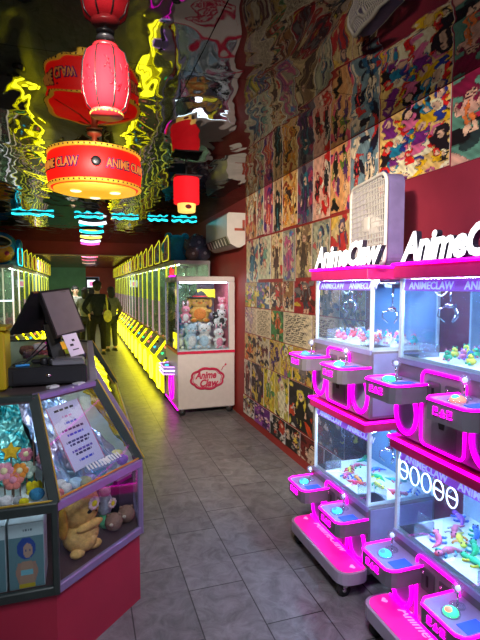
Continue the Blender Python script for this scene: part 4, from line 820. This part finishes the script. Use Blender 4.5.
ramp(None, foil('yellow_cellophane', (.85, .75, 0), (.35, .28, 0), 9, .2, .1), 'foil_sheet', 'crumpled yellow cellophane along the aisle side of the counter', d0=.045, d1=.26, z0=.75, z1=1.08, nu=60, i0=2, u0=.07, u1=.98, amp=.018)
# price sheet just under the glass
def sheetfn(u, v):
    if u < .03 or u > .97: return lin((200, 90, 130))
    ink = lin((40, 45, 90)); pk = lin((190, 90, 170))
    if .90 < v < .94 and .18 < u < .82 and int(u*26) % 4: return lin((20, 20, 30))
    for k, (a, w_, c) in enumerate([(.80, .3, pk), (.70, .35, lin((60, 70, 200))), (.60, .7, ink), (.52, .5, lin((60, 70, 200))), (.42, .75, ink), (.37, .6, ink), (.27, .65, lin((90, 70, 170))), (.22, .5, ink), (.12, .45, lin((60, 70, 200)))]):
        if abs(v-a) < .014 and abs(u-.5) < w_/2 and int(u*40+k) % 5: return c
    return lin((205, 205, 232))
gx = V((.39, .39, 0)).normalized(); gy = (V((-.231, 2.26, 1.15))+V((.03, 2.521, 1.15))-V((-.14, 2.04, .76))-V((.25, 2.43, .76))).normalized()
o = painted('price_sheet', .20, .315, 44, 60, sheetfn, None, .0012); o.matrix_world = frame((-.052, 2.302, .968), gx, gy) @ Matrix.Rotation(radians(3), 4, 'Z'); o.location += V((-.004, .012, -.01))
tag(o, 'lilac price sheet with pink borders under the sloping corner glass', 'paper')
# plush flowers on sticks and small prizes on the left deck
def stick(b, x, y, z0, z1): b.cyl((x, y, z0), (x, y, z1), .0035, mat('brown_stick', (.25, .15, .1), .6), 6)
def flower(kind, x, y, z, s, m, label, m2=None):
    b = MB(); fr = T = Matrix.Translation((0, 0, z-.74)) @ Matrix.Rotation(radians(-35), 4, 'X')
    m2 = m2 or mat('pale_centre_felt', (.85, .75, .4), .9)
    stick(b, 0, .004, 0, z-.74)
    if kind == 'tulip':
        b.ell((0, 0, 0), (.036*s, .03*s, .045*s), m, 14, 9)
        for k in range(3): b.ell((-.02*s+.02*s*k, -.014*s, .036*s), (.014*s, .012*s, .022*s), m, 8, 6)
    elif kind == 'star':
        P = [((.042 if k % 2 == 0 else .021)*s*sin(pi*k/5), (.042 if k % 2 == 0 else .021)*s*cos(pi*k/5)) for k in range(10)]; b.prism(P[::-1], -.009, .009, m, 'y', T); b.ell((0, 0, 0), (.022*s, .014, .022*s), m, 10, 7, T)
    else:
        for k in range(6): a = 2*pi*k/6; b.ell((.024*s*cos(a), 0, .024*s*sin(a)), (.017*s, .009*s, .017*s), m, 9, 6, T)
        b.ell((0, -.006, 0), (.015*s, .012*s, .015*s), m2, 9, 6, T)
    o = b.obj('felt_flower' if kind != 'star' else 'felt_star'); o.location = (x, y, .74); tag(o, label, 'toy', 'felt flowers and stars on sticks'); return o
ye_f, pk_f, or_f, bl_f, wh_f, rd_f = fab('yellow_felt', (.85, .72, .02)), fab('pink_felt', (.85, .35, .45)), fab('orange_felt', (.85, .32, .05)), fab('steel_blue_felt', (.05, .25, .42)), fab('white_felt', (.8, .8, .78)), fab('coral_felt', (.80, .25, .2))
flower('tulip', -.232, 2.215, 1.005, 1.0, ye_f, 'yellow felt tulip on a stick, tallest in the left counter pane')
flower('star', -.322, 2.21, .935, 1.0, fab('amber_felt', (.9, .55, .03)), 'amber felt star on a stick at the left picture edge')
flower('flower', -.345, 2.17, .865, 1.0, pk_f, 'pink felt flower with a yellow centre below the amber star')
flower('flower', -.285, 2.17, .86, .9, or_f, 'orange felt flower beside the coral bundle')
flower('flower', -.308, 2.15, .83, 1.05, rd_f, 'coral felt flower low in the left counter pane', pk_f)
flower('flower', -.262, 2.2, .85, 1.0, fab('sage_felt', (.45, .6, .45)), 'sage green felt flower behind the orange one', wh_f)
flower('flower', -.268, 2.26, .90, .8, fab('rose_felt', (.7, .2, .3)), 'rose felt flower below the yellow tulip')
flower('flower', -.20, 2.25, .88, .7, pk_f, 'small pink felt flower next to the black ridge')
def lump(name, x, y, z, r, m, label, cat='toy', grp=None):
    b = MB(); b.ell((0, 0, r*.8), (r, r*.85, r*.8), m, 12, 8); b.ell((r*.5, -r*.3, r*1.2), (r*.45, r*.4, r*.4), m, 9, 6); b.ell((-r*.5, -r*.2, r*1.1), (r*.4, r*.4, r*.45), m, 9, 6)
    o = b.obj(name); o.location = (x, y, z); tag(o, label, cat, grp); return o
lump('little_plush', -.215, 2.13, .74, .032, bl_f, 'steel blue little plush by the black ridge in the left pane', 'plush toy')
lump('little_plush', -.262, 2.09, .74, .020, ye_f, 'yellow little plush at the bottom of the left pane', 'plush toy')
lump('little_plush', -.33, 2.10, .74, .030, wh_f, 'white little plush in the lower left of the left pane', 'plush toy')
lump('little_plush', -.29, 2.11, .74, .022, fab('grey_felt', (.4, .42, .42)), 'grey little plush between the white and the yellow ones', 'plush toy')
# corner pane prizes
i = 0
for (x, y, c_, nm) in [(-.10, 2.17, wh_f, 'white'), (-.06, 2.20, PBl, 'pale blue'), (-.125, 2.22, wh_f, 'white topped'), (-.09, 2.29, PBl, 'sky grey'), (.00, 2.25, fab('lilac_felt', (.5, .35, .75)), 'lilac'), (.05, 2.31, fab('turquoise_felt', (.1, .5, .7)), 'turquoise'), (.11, 2.38, PBl, 'powder blue'), (.16, 2.43, fab('violet_felt', (.3, .15, .6)), 'violet'), (.10, 2.47, wh_f, 'snow white'), (.14, 2.52, fab('lemon_felt', (.8, .75, .3)), 'lemon and white'), (-.13, 2.12, rd_f, 'coral red'), (-.02, 2.20, fab('olive_felt', (.35, .35, .2)), 'olive')]:
    lump('little_plush', x, y, .74, .026+.006*(i % 2), c_, f'{nm} little plush under the sloping corner glass', 'plush toy', 'little plushes under the corner glass'); i += 1
for k, (x, y, a) in enumerate([(.03, 2.27, .6), (.09, 2.33, .75)]):
    b = MB(); b.ell((0, 0, .02), (.07, .022, .018), glass('clear_wrap', (.8, .9, 1), 1.9, .12, .25, (.5, .7, .95)), 16, 9)  # striped clear shapes stand in for reflections on the sloping glass
    for j in range(7): b.box(-.06+.018*j, -.052+.018*j, -.018, .018, .036, .038, M['white'])
    o = b.obj('wrapped_bundle'); o.location = (x, y, .79); o.rotation_euler = (radians(30), 0, a); tag(o, ['clear wrapped bundle with white stripes nearer the black ridge', 'clear wrapped bundle with white stripes nearer the right corner'][k], 'package')
# lower left: figure boxes (generic art)
def boxfn(hairc, seed):
    hc = lin(hairc)
    def fn(u, v):
        c = lin((95, 135, 140)) if v < .80 else lin((190, 215, 215))
        x, y = (u-.5), (v-.62)
        if v > .80: return lin((90, 110, 120)) if abs(v-.9) < .018 and .42 < u < .72 and int(u*40) % 3 else c
        if abs(x) < .34-.6*abs(v-.25)+.0 and v < .40 and abs(x) > .13: c = lin((165, 130, 110))
        if abs(x) < .15+.1*(.42-v)*2 and v < .42: c = lin((170, 140, 115))
        if .20 < v < .28 and abs(x) < .18: c = lin((120, 190, 200))
        if v < .07 and abs(x) < .25: c = lin((190, 170, 40))
        if (x/.27)**2+((y-.0)/.17)**2 < 1: c = hc
        if (x-.04)**2/.02+(y+.04)**2/.013 < 1: c = lin((180, 150, 130))
        if abs(abs(x-.04)-.06) < .022 and abs(y+.035) < .02: c = lin((40, 60, 120))
        return c
    return fn
def figbox(x0, x1, y, hairc, label):
    z0, z1 = .387, .672; b = MB(); b.box(x0, x1, y, y+.16, z0, z1, mat('pale_card', (.42, .52, .53), .5), ch=.002); o = b.obj('figure_box', None, ((x0+x1)/2, y, z0)); tag(o, label, 'box', 'boxed figures in the lower left pane')
    p = painted('front_print', (x1-x0)*.97, (z1-z0)*.97, 34, 60, boxfn(hairc, 1), o, .0008); p.matrix_local = frame((0, -.0002, (z1-z0)/2), (1, 0, 0), (0, 0, 1)); return o
figbox(-.325, -.188, 2.075, (40, 75, 150), 'figure box with a blue haired cartoon figure on its front')
figbox(-.475, -.335, 2.075, (60, 60, 90), 'figure box cut off by the left edge, beside the blue haired one')
# lower corner: golden plush, balls, flowers
gd = root('plush_toy', 'big golden plush with a daisy on its brow in the lower corner pane', 'plush toy', (-.045, 2.318, .387), radians(38)); gd.scale = (1.08, 1.0, 1.06)
b = MB(); E_ = b.ell
E_((0, 0, .075), (.086, .07, .08), PY, 20, 12); E_((0, 0, .20), (.09, .072, .10), PY, 20, 12); E_((0, -.035, .05), (.055, .045, .045), PY, 14, 9)
E_((.01, -.055, .125), (.07, .022, .022), PY, 14, 8)
E_((-.05, -.045, .018), (.035, .03, .02), PY, 12, 8); E_((.045, -.04, .018), (.035, .028, .02), PY, 12, 8); b.obj('body', gd)
b = MB(); b.ell((-.098, -.01, .16), (.02, .03, .07), fab('amber_plush', (.62, .33, .04)), 12, 8); b.obj('ear', gd)
b = MB(); b.ell((.0, -.069, .195), (.014, .007, .010), M['black'], 8, 6); b.ell((.058, -.056, .205), (.010, .008, .010), M['black'], 8, 6); b.ell((.035, -.07, .185), (.006, .005, .005), fab('dark_brown_felt', (.1, .04, .02)), 6, 5); b.obj('face', gd)
def daisy(b, c, r, T=None):
    for k in range(9): a = 2*pi*k/9; b.ell((c[0]+r*.62*cos(a), c[1], c[2]+r*.62*sin(a)), (r*.32, r*.16, r*.32), fab('pale_pink_petal', (.85, .65, .65)), 8, 5)
    b.ell((c[0], c[1]-r*.14, c[2]), (r*.42, r*.16, r*.42), ye_f, 10, 6)
b = MB(); daisy(b, (.018, -.078, .228), .034); b.obj('daisy', gd)
for k, (x, y, z, s) in enumerate([(.115, 2.45, .387, .046), (.185, 2.52, .387, .046)]):
    b = MB(); b.ell((0, 0, s), (s, s, s), PBr, 16, 10); b.ell((-.3*s, -.9*s, 1.1*s), (s*.25, s*.15, s*.2), fab('cream_felt', (.7, .6, .45)), 8, 6)
    for q_ in (-1, 1): b.ell((q_*.6*s, 0, 1.8*s), (.22*s, .18*s, .22*s), PBr, 8, 6)
    o = b.obj('ball_plush'); o.location = (x, y, z); tag(o, ['brown ball plush just right of the golden plush', 'brown ball plush in the far right of the lower corner pane'][k], 'plush toy', 'brown ball plushes in the counter')
gb = MB(); gm = fab('green_plush', (.10, .48, .22)); gb.ell((0, 0, .045), (.04, .035, .045), gm, 12, 8); gb.ell((0, 0, .13), (.045, .036, .06), fab('pale_grey_blue_plush', (.5, .55, .65)), 12, 8); gb.ell((0, 0, .20), (.03, .03, .03), fab('dusty_rose_plush', (.55, .35, .4)), 10, 7); gb.ell((.02, 0, .245), (.035, .03, .028), gm, 10, 7)
o = gb.obj('plush_toy'); o.location = (.075, 2.485, .387); o.rotation_euler.z = .7; tag(o, 'green and grey stacked plush holding a daisy behind the brown balls', 'plush toy')
b = MB(); daisy(b, (.0, -.055, .15), .030); b.obj('daisy', o)
b = MB(); b.box(-.06, .06, -.02, .02, 0, .05, mat('magenta_gift_box', (.65, .02, .45), .4), ch=.004); b.box(-.062, .062, -.022, .022, .022, .03, mat('pale_ribbon', (.8, .6, .8), .4)); o = b.obj('gift_box'); o.location = (.17, 2.60, .585); o.rotation_euler.z = .8; tag(o, 'magenta box on the dark stand at the right of the corner pane', 'box')
b = MB(); b.box(-.06, .06, -.03, .03, 0, .198, mat('charcoal_stand', (.03, .03, .04), .5), ch=.003); o = b.obj('stand'); o.location = (.17, 2.60, .386); o.rotation_euler.z = .8; tag(o, 'charcoal display stand under the magenta box', 'stand')

# ================================================================== TILL ON THE COUNTER
T0 = 1.161
b = MB(); b.box(-.365, .0, 2.47, 2.80, T0+.008, T0+.098, M['black'], ch=.006); o = b.obj('cash_drawer'); tag(o, 'black cash drawer under the till on the glass counter', 'cash drawer')
q = MB(); q.box(-.34, -.02, 2.464, 2.47, T0+.02, T0+.088, M['black'], ch=.002); q.cyl((-.18, 2.46, T0+.055), (-.18, 2.466, T0+.055), .010, M['chrome'], 10); q.obj('drawer_front', o)
q = MB()
for x in (-.34, -.03):
    for y in (2.50, 2.77): q.cyl((x, y, T0), (x, y, T0+.01), .012, M['rubber'], 8)
q.obj('foot', o)
Z1 = T0+.098
t = root('till', 'black double-screen till standing on the cash drawer', 'till', (0, 0, 0))
TL, TR = V((-.215, 2.62, 1.618)), V((-.085, 2.78, 1.635)); dn = V((.075, -.06, -.215))
u = (TR-TL); n = u.cross(dn).normalized()
if n.x < 0: n = -n
def slab(a, b_, c, d, th, m, name, par, nn):
    vs = [a, b_, c, d, a-nn*th, b_-nn*th, c-nn*th, d-nn*th]; return MB().add([tuple(v) for v in vs], [(0, 1, 2, 3), (7, 6, 5, 4), (0, 4, 5, 1), (1, 5, 6, 2), (2, 6, 7, 3), (3, 7, 4, 0)], m).obj(name, par)
e = u*.04; g_ = dn*.05
s1 = slab(TL-e-g_, TR+e-g_, TR+e+dn+g_, TL-e+dn+g_, .022, M['black'], 'customer_screen', t, n)
scr = bpy.data.materials.new('grey_screen_with_faint_lines'); nt, N, L, B = nodes(scr); B.inputs['Base Color'].default_value = (.2, .17, .19, 1); B.inputs['Roughness'].default_value = .5
ns_ = N.new('ShaderNodeTexNoise'); ns_.inputs['Scale'].default_value = 14; tcc = N.new('ShaderNodeTexCoord'); L.new(tcc.outputs['Object'], ns_.inputs['Vector']); rr_ = N.new('ShaderNodeValToRGB'); rr_.color_ramp.elements[0].color = (.07, .055, .06, 1); rr_.color_ramp.elements[1].color = (.12, .10, .11, 1); L.new(ns_.outputs['Fac'], rr_.inputs['Fac']); L.new(rr_.outputs['Color'], B.inputs['Base Color'])
B.inputs['Emission Color'].default_value = (.30, .24, .27, 1); B.inputs['Emission Strength'].default_value = .12
k = n*.0015; slab(TL+e*.3+k, TR-e*.3+k, TR-e*.3+dn+k, TL+e*.3+dn+k, .001, scr, 'display', s1, n)
dn2 = V((-.115, .05, -.215)); n2 = u.cross(dn2).normalized()
if n2.x > 0: n2 = -n2
a0 = TL+V((-.045, -.02, .01)); a1 = TR+V((-.03, -.02, .0))
slab(a0, a1, a1+dn2, a0+dn2, .02, M['black'], 'operator_screen', t, n2)
b = MB(); b.beam((-.17, 2.71, Z1+.02), (-.195, 2.72, 1.55), .05, .06, M['black'], up=(0, 1, 0)); b.beam((-.225, 2.66, 1.575), (-.15, 2.76, 1.575), .035, .03, M['black']); b.beam((-.135, 2.64, 1.27), (-.185, 2.69, 1.46), .07, .03, M['black'], up=(0, 1, 0)); b.obj('stand', t)
b = MB(); b.box(-.27, -.05, 2.60, 2.78, Z1, Z1+.02, M['black'], ch=.006); b.obj('base_plate', t)
# notice taped below the screen and its orange tab
pf = lambda u_, v_: lin((30, 30, 40)) if (abs(v_-.7) < .05 and .5 < u_ < .7) or (abs(v_-.5) < .04 and .25 < u_ < .5) or (abs(v_-.28) < .04 and .3 < u_ < .75) else lin((215, 205, 225))
o = painted('notice', .10, .12, 16, 20, pf, None, .0015); dv = -dn.normalized(); o.matrix_world = frame(TL+dn*1.06+u*.38+dn.normalized()*.055+n*.006, u, dv); tag(o, 'white notice paper hanging below the grey till screen', 'paper')
b = MB(); b.box(-.014, .014, -.02, .02, 0, .002, mat('orange_sticker', (.9, .45, .02), .5)); o = b.obj('sticker'); o.matrix_world = frame(TL+dn*1.06+u*.04+dn.normalized()*.045+n*.006, u, dv); tag(o, 'small orange sticker left of the notice under the till screen', 'sticker')
b = MB(); b.box(-.165, -.01, 2.475, 2.585, Z1, Z1+.028, mat('silver_grey_plastic', (.2, .2, .22), .3, .5), ch=.006); b.box(-.15, -.02, 2.49, 2.57, Z1+.028, Z1+.034, M['grey_d'], ch=.002); o = b.obj('card_printer'); tag(o, 'flat silver printer on the cash drawer beside the till', 'printer')
for k, (x, y, r_) in enumerate([(-.02, 2.69, .022), (-.205, 2.55, .020), (-.17, 2.53, .016)]):
    b = MB(); b.lathe([(r_*.9, 0), (r_, .006), (r_, .028), (r_*.8, .034)], (0, 0, 0), M['black'], 14); o = b.obj('tape_roll'); o.location = (x, y, Z1); tag(o, ['black roll behind the silver printer', 'larger black roll left of the silver printer', 'smaller black roll left of the silver printer'][k], 'tape roll')
b = MB(); b.tube([(-.34, 2.50, Z1+.006), (-.30, 2.52, Z1+.01), (-.24, 2.6, Z1+.05), (-.17, 2.68, Z1+.11)], .004, M['black'], 6); b.tube([(-.35, 2.53, Z1+.006), (-.28, 2.56, Z1+.03), (-.2, 2.66, Z1+.12)], .003, M['black'], 6); o = b.obj('cable'); tag(o, 'thin black cables running from the till to the left', 'cable')
b = MB(); b.cyl((-.33, 2.50, Z1+.006), (-.27, 2.52, Z1+.006), .006, emis('blue_pen_cap', (.03, .3, .7), .05, (.03, .25, .6)), 8); o = b.obj('pen'); tag(o, 'blue pen on the left end of the cash drawer', 'pen')
ym = mat('mustard_plastic', (.42, .31, .005), .35, 0, .04)
b = MB(); b.box(-.56, -.36, 2.40, 2.58, T0, T0+.285, ym, ch=.012)
o = b.obj('box'); tag(o, 'tall mustard yellow box at the left edge beside the cash drawer', 'box'); q = MB(); q.box(-.565, -.352, 2.395, 2.585, T0+.285, T0+.305, ym, ch=.004); q.obj('lid', o)
for k, (x, y, w_) in enumerate([(-.1, 2.40, .07), (-.16, 2.43, .05), (-.04, 2.45, .05)]):
    b = MB(); b.box(-w_/2, w_/2, -.018, .018, 0, .006+.004*k, mat('white_card', (.7, .7, .72), .5)); o = b.obj('card_stack'); o.location = (x, y, T0); o.rotation_euler.z = .3+.3*k; tag(o, ['largest white card stack in front of the cash drawer', 'white card stack left of the largest one', 'white card stack at the right end of the drawer'][k], 'cards')
# colourful prizes on the far half of the counter
i = 0
for x, y, r_, c_, nm in [(-.40, 3.6, .05, PBr, 'brown'), (-.33, 3.75, .05, wh_f, 'white'), (-.27, 3.9, .045, fab('magenta_felt', (.8, .05, .6)), 'magenta'), (-.22, 4.0, .045, fab('aqua_felt', (.05, .7, .6)), 'aqua'), (-.16, 3.9, .04, fab('royal_felt', (.05, .1, .8)), 'royal blue'), (-.12, 3.75, .045, ye_f, 'yellow'), (-.35, 3.35, .05, wh_f, 'pearl white'), (-.20, 3.55, .05, fab('mint_felt', (.1, .75, .5)), 'mint green'), (-.27, 3.35, .045, pk_f, 'pink'), (-.14, 3.4, .04, fab('lime_felt', (.6, .75, .05)), 'lime')]:
    lump('plush_toy', x, y, T0, r_, c_, f'{nm} plush on the countertop behind the till', 'plush toy', 'plushes on the countertop'); i += 1

# ================================================================== PEOPLE
def skinned(name, J, E, parent, m, sub=2):
    ks = list(J); me = bpy.data.meshes.new(name); me.from_pydata([J[k][0] for k in ks], [(ks.index(a), ks.index(b_)) for a, b_ in E], []); me.materials.append(m)
    o = bpy.data.objects.new(name, me); COL.objects.link(o); md = o.modifiers.new('skin', 'SKIN'); md.use_smooth_shade = True
    sv = me.skin_vertices[0].data
    for i_, k_ in enumerate(ks):
        r_ = J[k_][1]; sv[i_].radius = (r_, r_) if not isinstance(r_, tuple) else r_; sv[i_].use_root = (i_ == 0)
    s_ = o.modifiers.new('sub', 'SUBSURF'); s_.levels = sub; s_.render_levels = sub
    if parent: o.parent = parent
    return o
def person(loc, rz, label, h, top, bottom, hairm, pose='stand', cap=None, longhair=False, shoes=None, grp=None):
    """figure faces -y; z up"""
    t = root('person', label, 'person', loc, rz, grp); s = h/1.72; S_ = lambda d, g=0: {k: (V(p)*s, (r_+g)*s) for k, (p, r_) in d.items()}
    lf = (.14, .10) if pose == 'stride' else (.10, .0)
    rf = (-.14, -.12) if pose == 'stride' else (-.10, .02)
    elL, haL = ((.33, .10, 1.12), (.20, .16, .98)) if pose in ('stride', 'hip') else ((.26, .02, 1.13), (.27, -.10, .90))
    elR, haR = ((-.27, .0, 1.14), (-.26, -.12, .93))
    J = {'pel': ((0, 0, .95), .125), 'sp': ((0, .0, 1.12), .115), 'ch': ((0, .01, 1.32), .13), 'nk': ((0, .0, 1.45), .055), 'hd0': ((0, -.01, 1.53), .062), 'hd1': ((0, -.02, 1.62), .088), 'hd2': ((0, -.01, 1.69), .06),
         'sl': ((.16, 0, 1.39), .055), 'el': (elL, .042), 'hl': (haL, .028), 'fl': ((haL[0]*.96, haL[1]-.03, haL[2]-.07), .022), 'sr': ((-.16, 0, 1.39), .055), 'er': (elR, .042), 'hr': (haR, .028), 'fr': ((haR[0], haR[1]-.03, haR[2]-.07), .022),
         'hipl': ((.09, 0, .88), .09), 'kl': ((lf[0]*.95, lf[1]*.3-.02, .49), .06), 'al': ((lf[0], lf[1], .08), .04), 'tl': ((lf[0]+.01, lf[1]-.14, .035), .03), 'hipr': ((-.09, 0, .88), .09), 'kr': ((rf[0]*.95, rf[1]*.3-.02, .49), .06), 'ar': ((rf[0], rf[1], .08), .04), 'tr': ((rf[0]-.01, rf[1]-.14, .035), .03)}
    E = [('pel', 'sp'), ('sp', 'ch'), ('ch', 'nk'), ('nk', 'hd0'), ('hd0', 'hd1'), ('hd1', 'hd2'), ('ch', 'sl'), ('sl', 'el'), ('el', 'hl'), ('hl', 'fl'), ('ch', 'sr'), ('sr', 'er'), ('er', 'hr'), ('hr', 'fr'), ('pel', 'hipl'), ('hipl', 'kl'), ('kl', 'al'), ('al', 'tl'), ('pel', 'hipr'), ('hipr', 'kr'), ('kr', 'ar'), ('ar', 'tr')]
    skinned('body', S_(J), E, t, M['skin'])
    tj = {k: J[k] for k in ('sp', 'ch', 'sl', 'el', 'hl', 'sr', 'er', 'hr')}; tj['sp'] = ((0, .0, 1.14), .125); tj['lo'] = ((0, 0, .93), .135); tj['ch'] = ((0, .01, 1.32), .145); tj['col'] = ((0, 0, 1.43), .07)
    skinned('jacket', S_(tj, .018), [('sp', 'lo'), ('sp', 'ch'), ('ch', 'col'), ('ch', 'sl'), ('sl', 'el'), ('el', 'hl'), ('ch', 'sr'), ('sr', 'er'), ('er', 'hr')], t, top)
    lj = {'pel': ((0, 0, .93), .125)}; lj.update({k: J[k] for k in ('hipl', 'kl', 'al', 'hipr', 'kr', 'ar')}); lj['al'] = ((lf[0], lf[1], .11), .05); lj['ar'] = ((rf[0], rf[1], .11), .05)
    skinned('trousers', S_(lj, .018), [('pel', 'hipl'), ('hipl', 'kl'), ('kl', 'al'), ('pel', 'hipr'), ('hipr', 'kr'), ('kr', 'ar')], t, bottom)
    for f_ in (lf, rf):
        b = MB(); b.ell((f_[0]*s, (f_[1]-.05)*s, .045*s), (.05*s, .13*s, .05*s), shoes or M['black'], 12, 8); b.box((f_[0]-.045)*s, (f_[0]+.045)*s, (f_[1]-.17)*s, (f_[1]+.07)*s, .0, .022*s, M['rubber'], ch=.008*s); b.obj('shoe', t)
    b = MB(); b.ell((0, .02*s, 1.655*s), (.098*s, .108*s, .095*s), hairm, 16, 10)
    if longhair: b.ell((0, .05*s, 1.56*s), (.10*s, .075*s, .15*s), hairm, 14, 9)
    else: b.ell((0, .055*s, 1.60*s), (.085*s, .06*s, .085*s), hairm, 12, 8)
    b.obj('hair', t)
    b = MB(); b.ell((0, -.112*s, 1.60*s), (.014*s, .02*s, .02*s), M['skin'], 8, 6)
    for k_ in (-1, 1): b.ell((k_*.032*s, -.098*s, 1.625*s), (.012*s, .008*s, .008*s), M['black'], 6, 5); b.ell((k_*.09*s, 0, 1.61*s), (.012*s, .02*s, .028*s), M['skin'], 6, 5)
    b.ell((0, -.10*s, 1.565*s), (.024*s, .008*s, .007*s), mat('lips', (.45, .14, .12), .5), 8, 5); b.obj('face', t)
    for hp, k_ in ((J['fl'][0], 1), (J['fr'][0], -1)):                 # five curled fingers each
        b = MB(); P = V(hp)*s
        for i_ in range(4): x_ = (i_-1.5)*.017*s; L_ = (.055, .065, .06, .045)[i_]*s; b.tube([P+V((x_*.4, x_, -.01*s)), P+V((x_*.4, x_-.004, -.01*s-L_*.6)), P+V((x_*.4-k_*.012*s, x_-.004, -.01*s-L_))], [.009*s, .0085*s, .007*s], M['skin'], 6)
        b.tube([P+V((0, -.025*s, .015*s)), P+V((-k_*.012*s, -.045*s, -.01*s)), P+V((-k_*.016*s, -.045*s, -.035*s))], [.010*s, .009*s, .007*s], M['skin'], 6); b.obj('fingers', t)
    if cap:
        b = MB(); b.ell((0, .015*s, 1.685*s), (.108*s, .118*s, .082*s), cap, 16, 9); b.box(-.07*s, .07*s, -.20*s, -.08*s, 1.665*s, 1.68*s, cap, ch=.006*s); b.obj('cap', t)
    return t
G4 = 'visitors in the aisle'
person((.27, 11.8, 0), radians(185), 'person in a black jacket and dark cap seen from behind in the aisle', 1.76, fab('black_jacket', (.022, .024, .026), 20), fab('black_trousers', (.016, .015, .016), 20), M['hair'], 'stride', cap=fab('dark_cap', (.035, .03, .03)), grp=G4)
person((.62, 12.5, 0), radians(200), 'person in an olive beige jacket beside the right row of machines', 1.64, fab('olive_beige_jacket', (.16, .15, .08), 20), fab('dark_olive_trousers', (.05, .055, .03), 20), M['hair'], 'stand', longhair=True, grp=G4)
person((-.25, 13.4, 0), radians(20), 'person facing the camera partly hidden by the till', 1.66, fab('white_shirt', (.35, .35, .32), 20), fab('navy_trousers', (.02, .02, .04), 20), M['hair'], 'stand', grp=G4)
person((.0, 12.7, 0), radians(165), 'black haired person in a grey top between the till and the capped person', 1.62, fab('grey_top', (.22, .22, .18), 20), fab('charcoal_trousers', (.03, .03, .03), 20), M['hair'], 'stand', longhair=True, grp=G4)
b = MB(); b.ell((0, 0, -.14), (.10, .035, .15), fab('pale_yellow_cloth', (.62, .55, .10), 20), 14, 9); b.tube([(0, 0, -.02), (.0, -.07, .18), (-.03, -.02, .36), (-.03, .08, .30), (0, .05, -.02)], .012, fab('pale_yellow_cloth', (.62, .55, .10), 20), 6)
o = b.obj('tote_bag'); o.location = (.50, 11.62, 1.10); tag(o, 'pale yellow tote bag hanging from the shoulder of the capped person', 'bag')
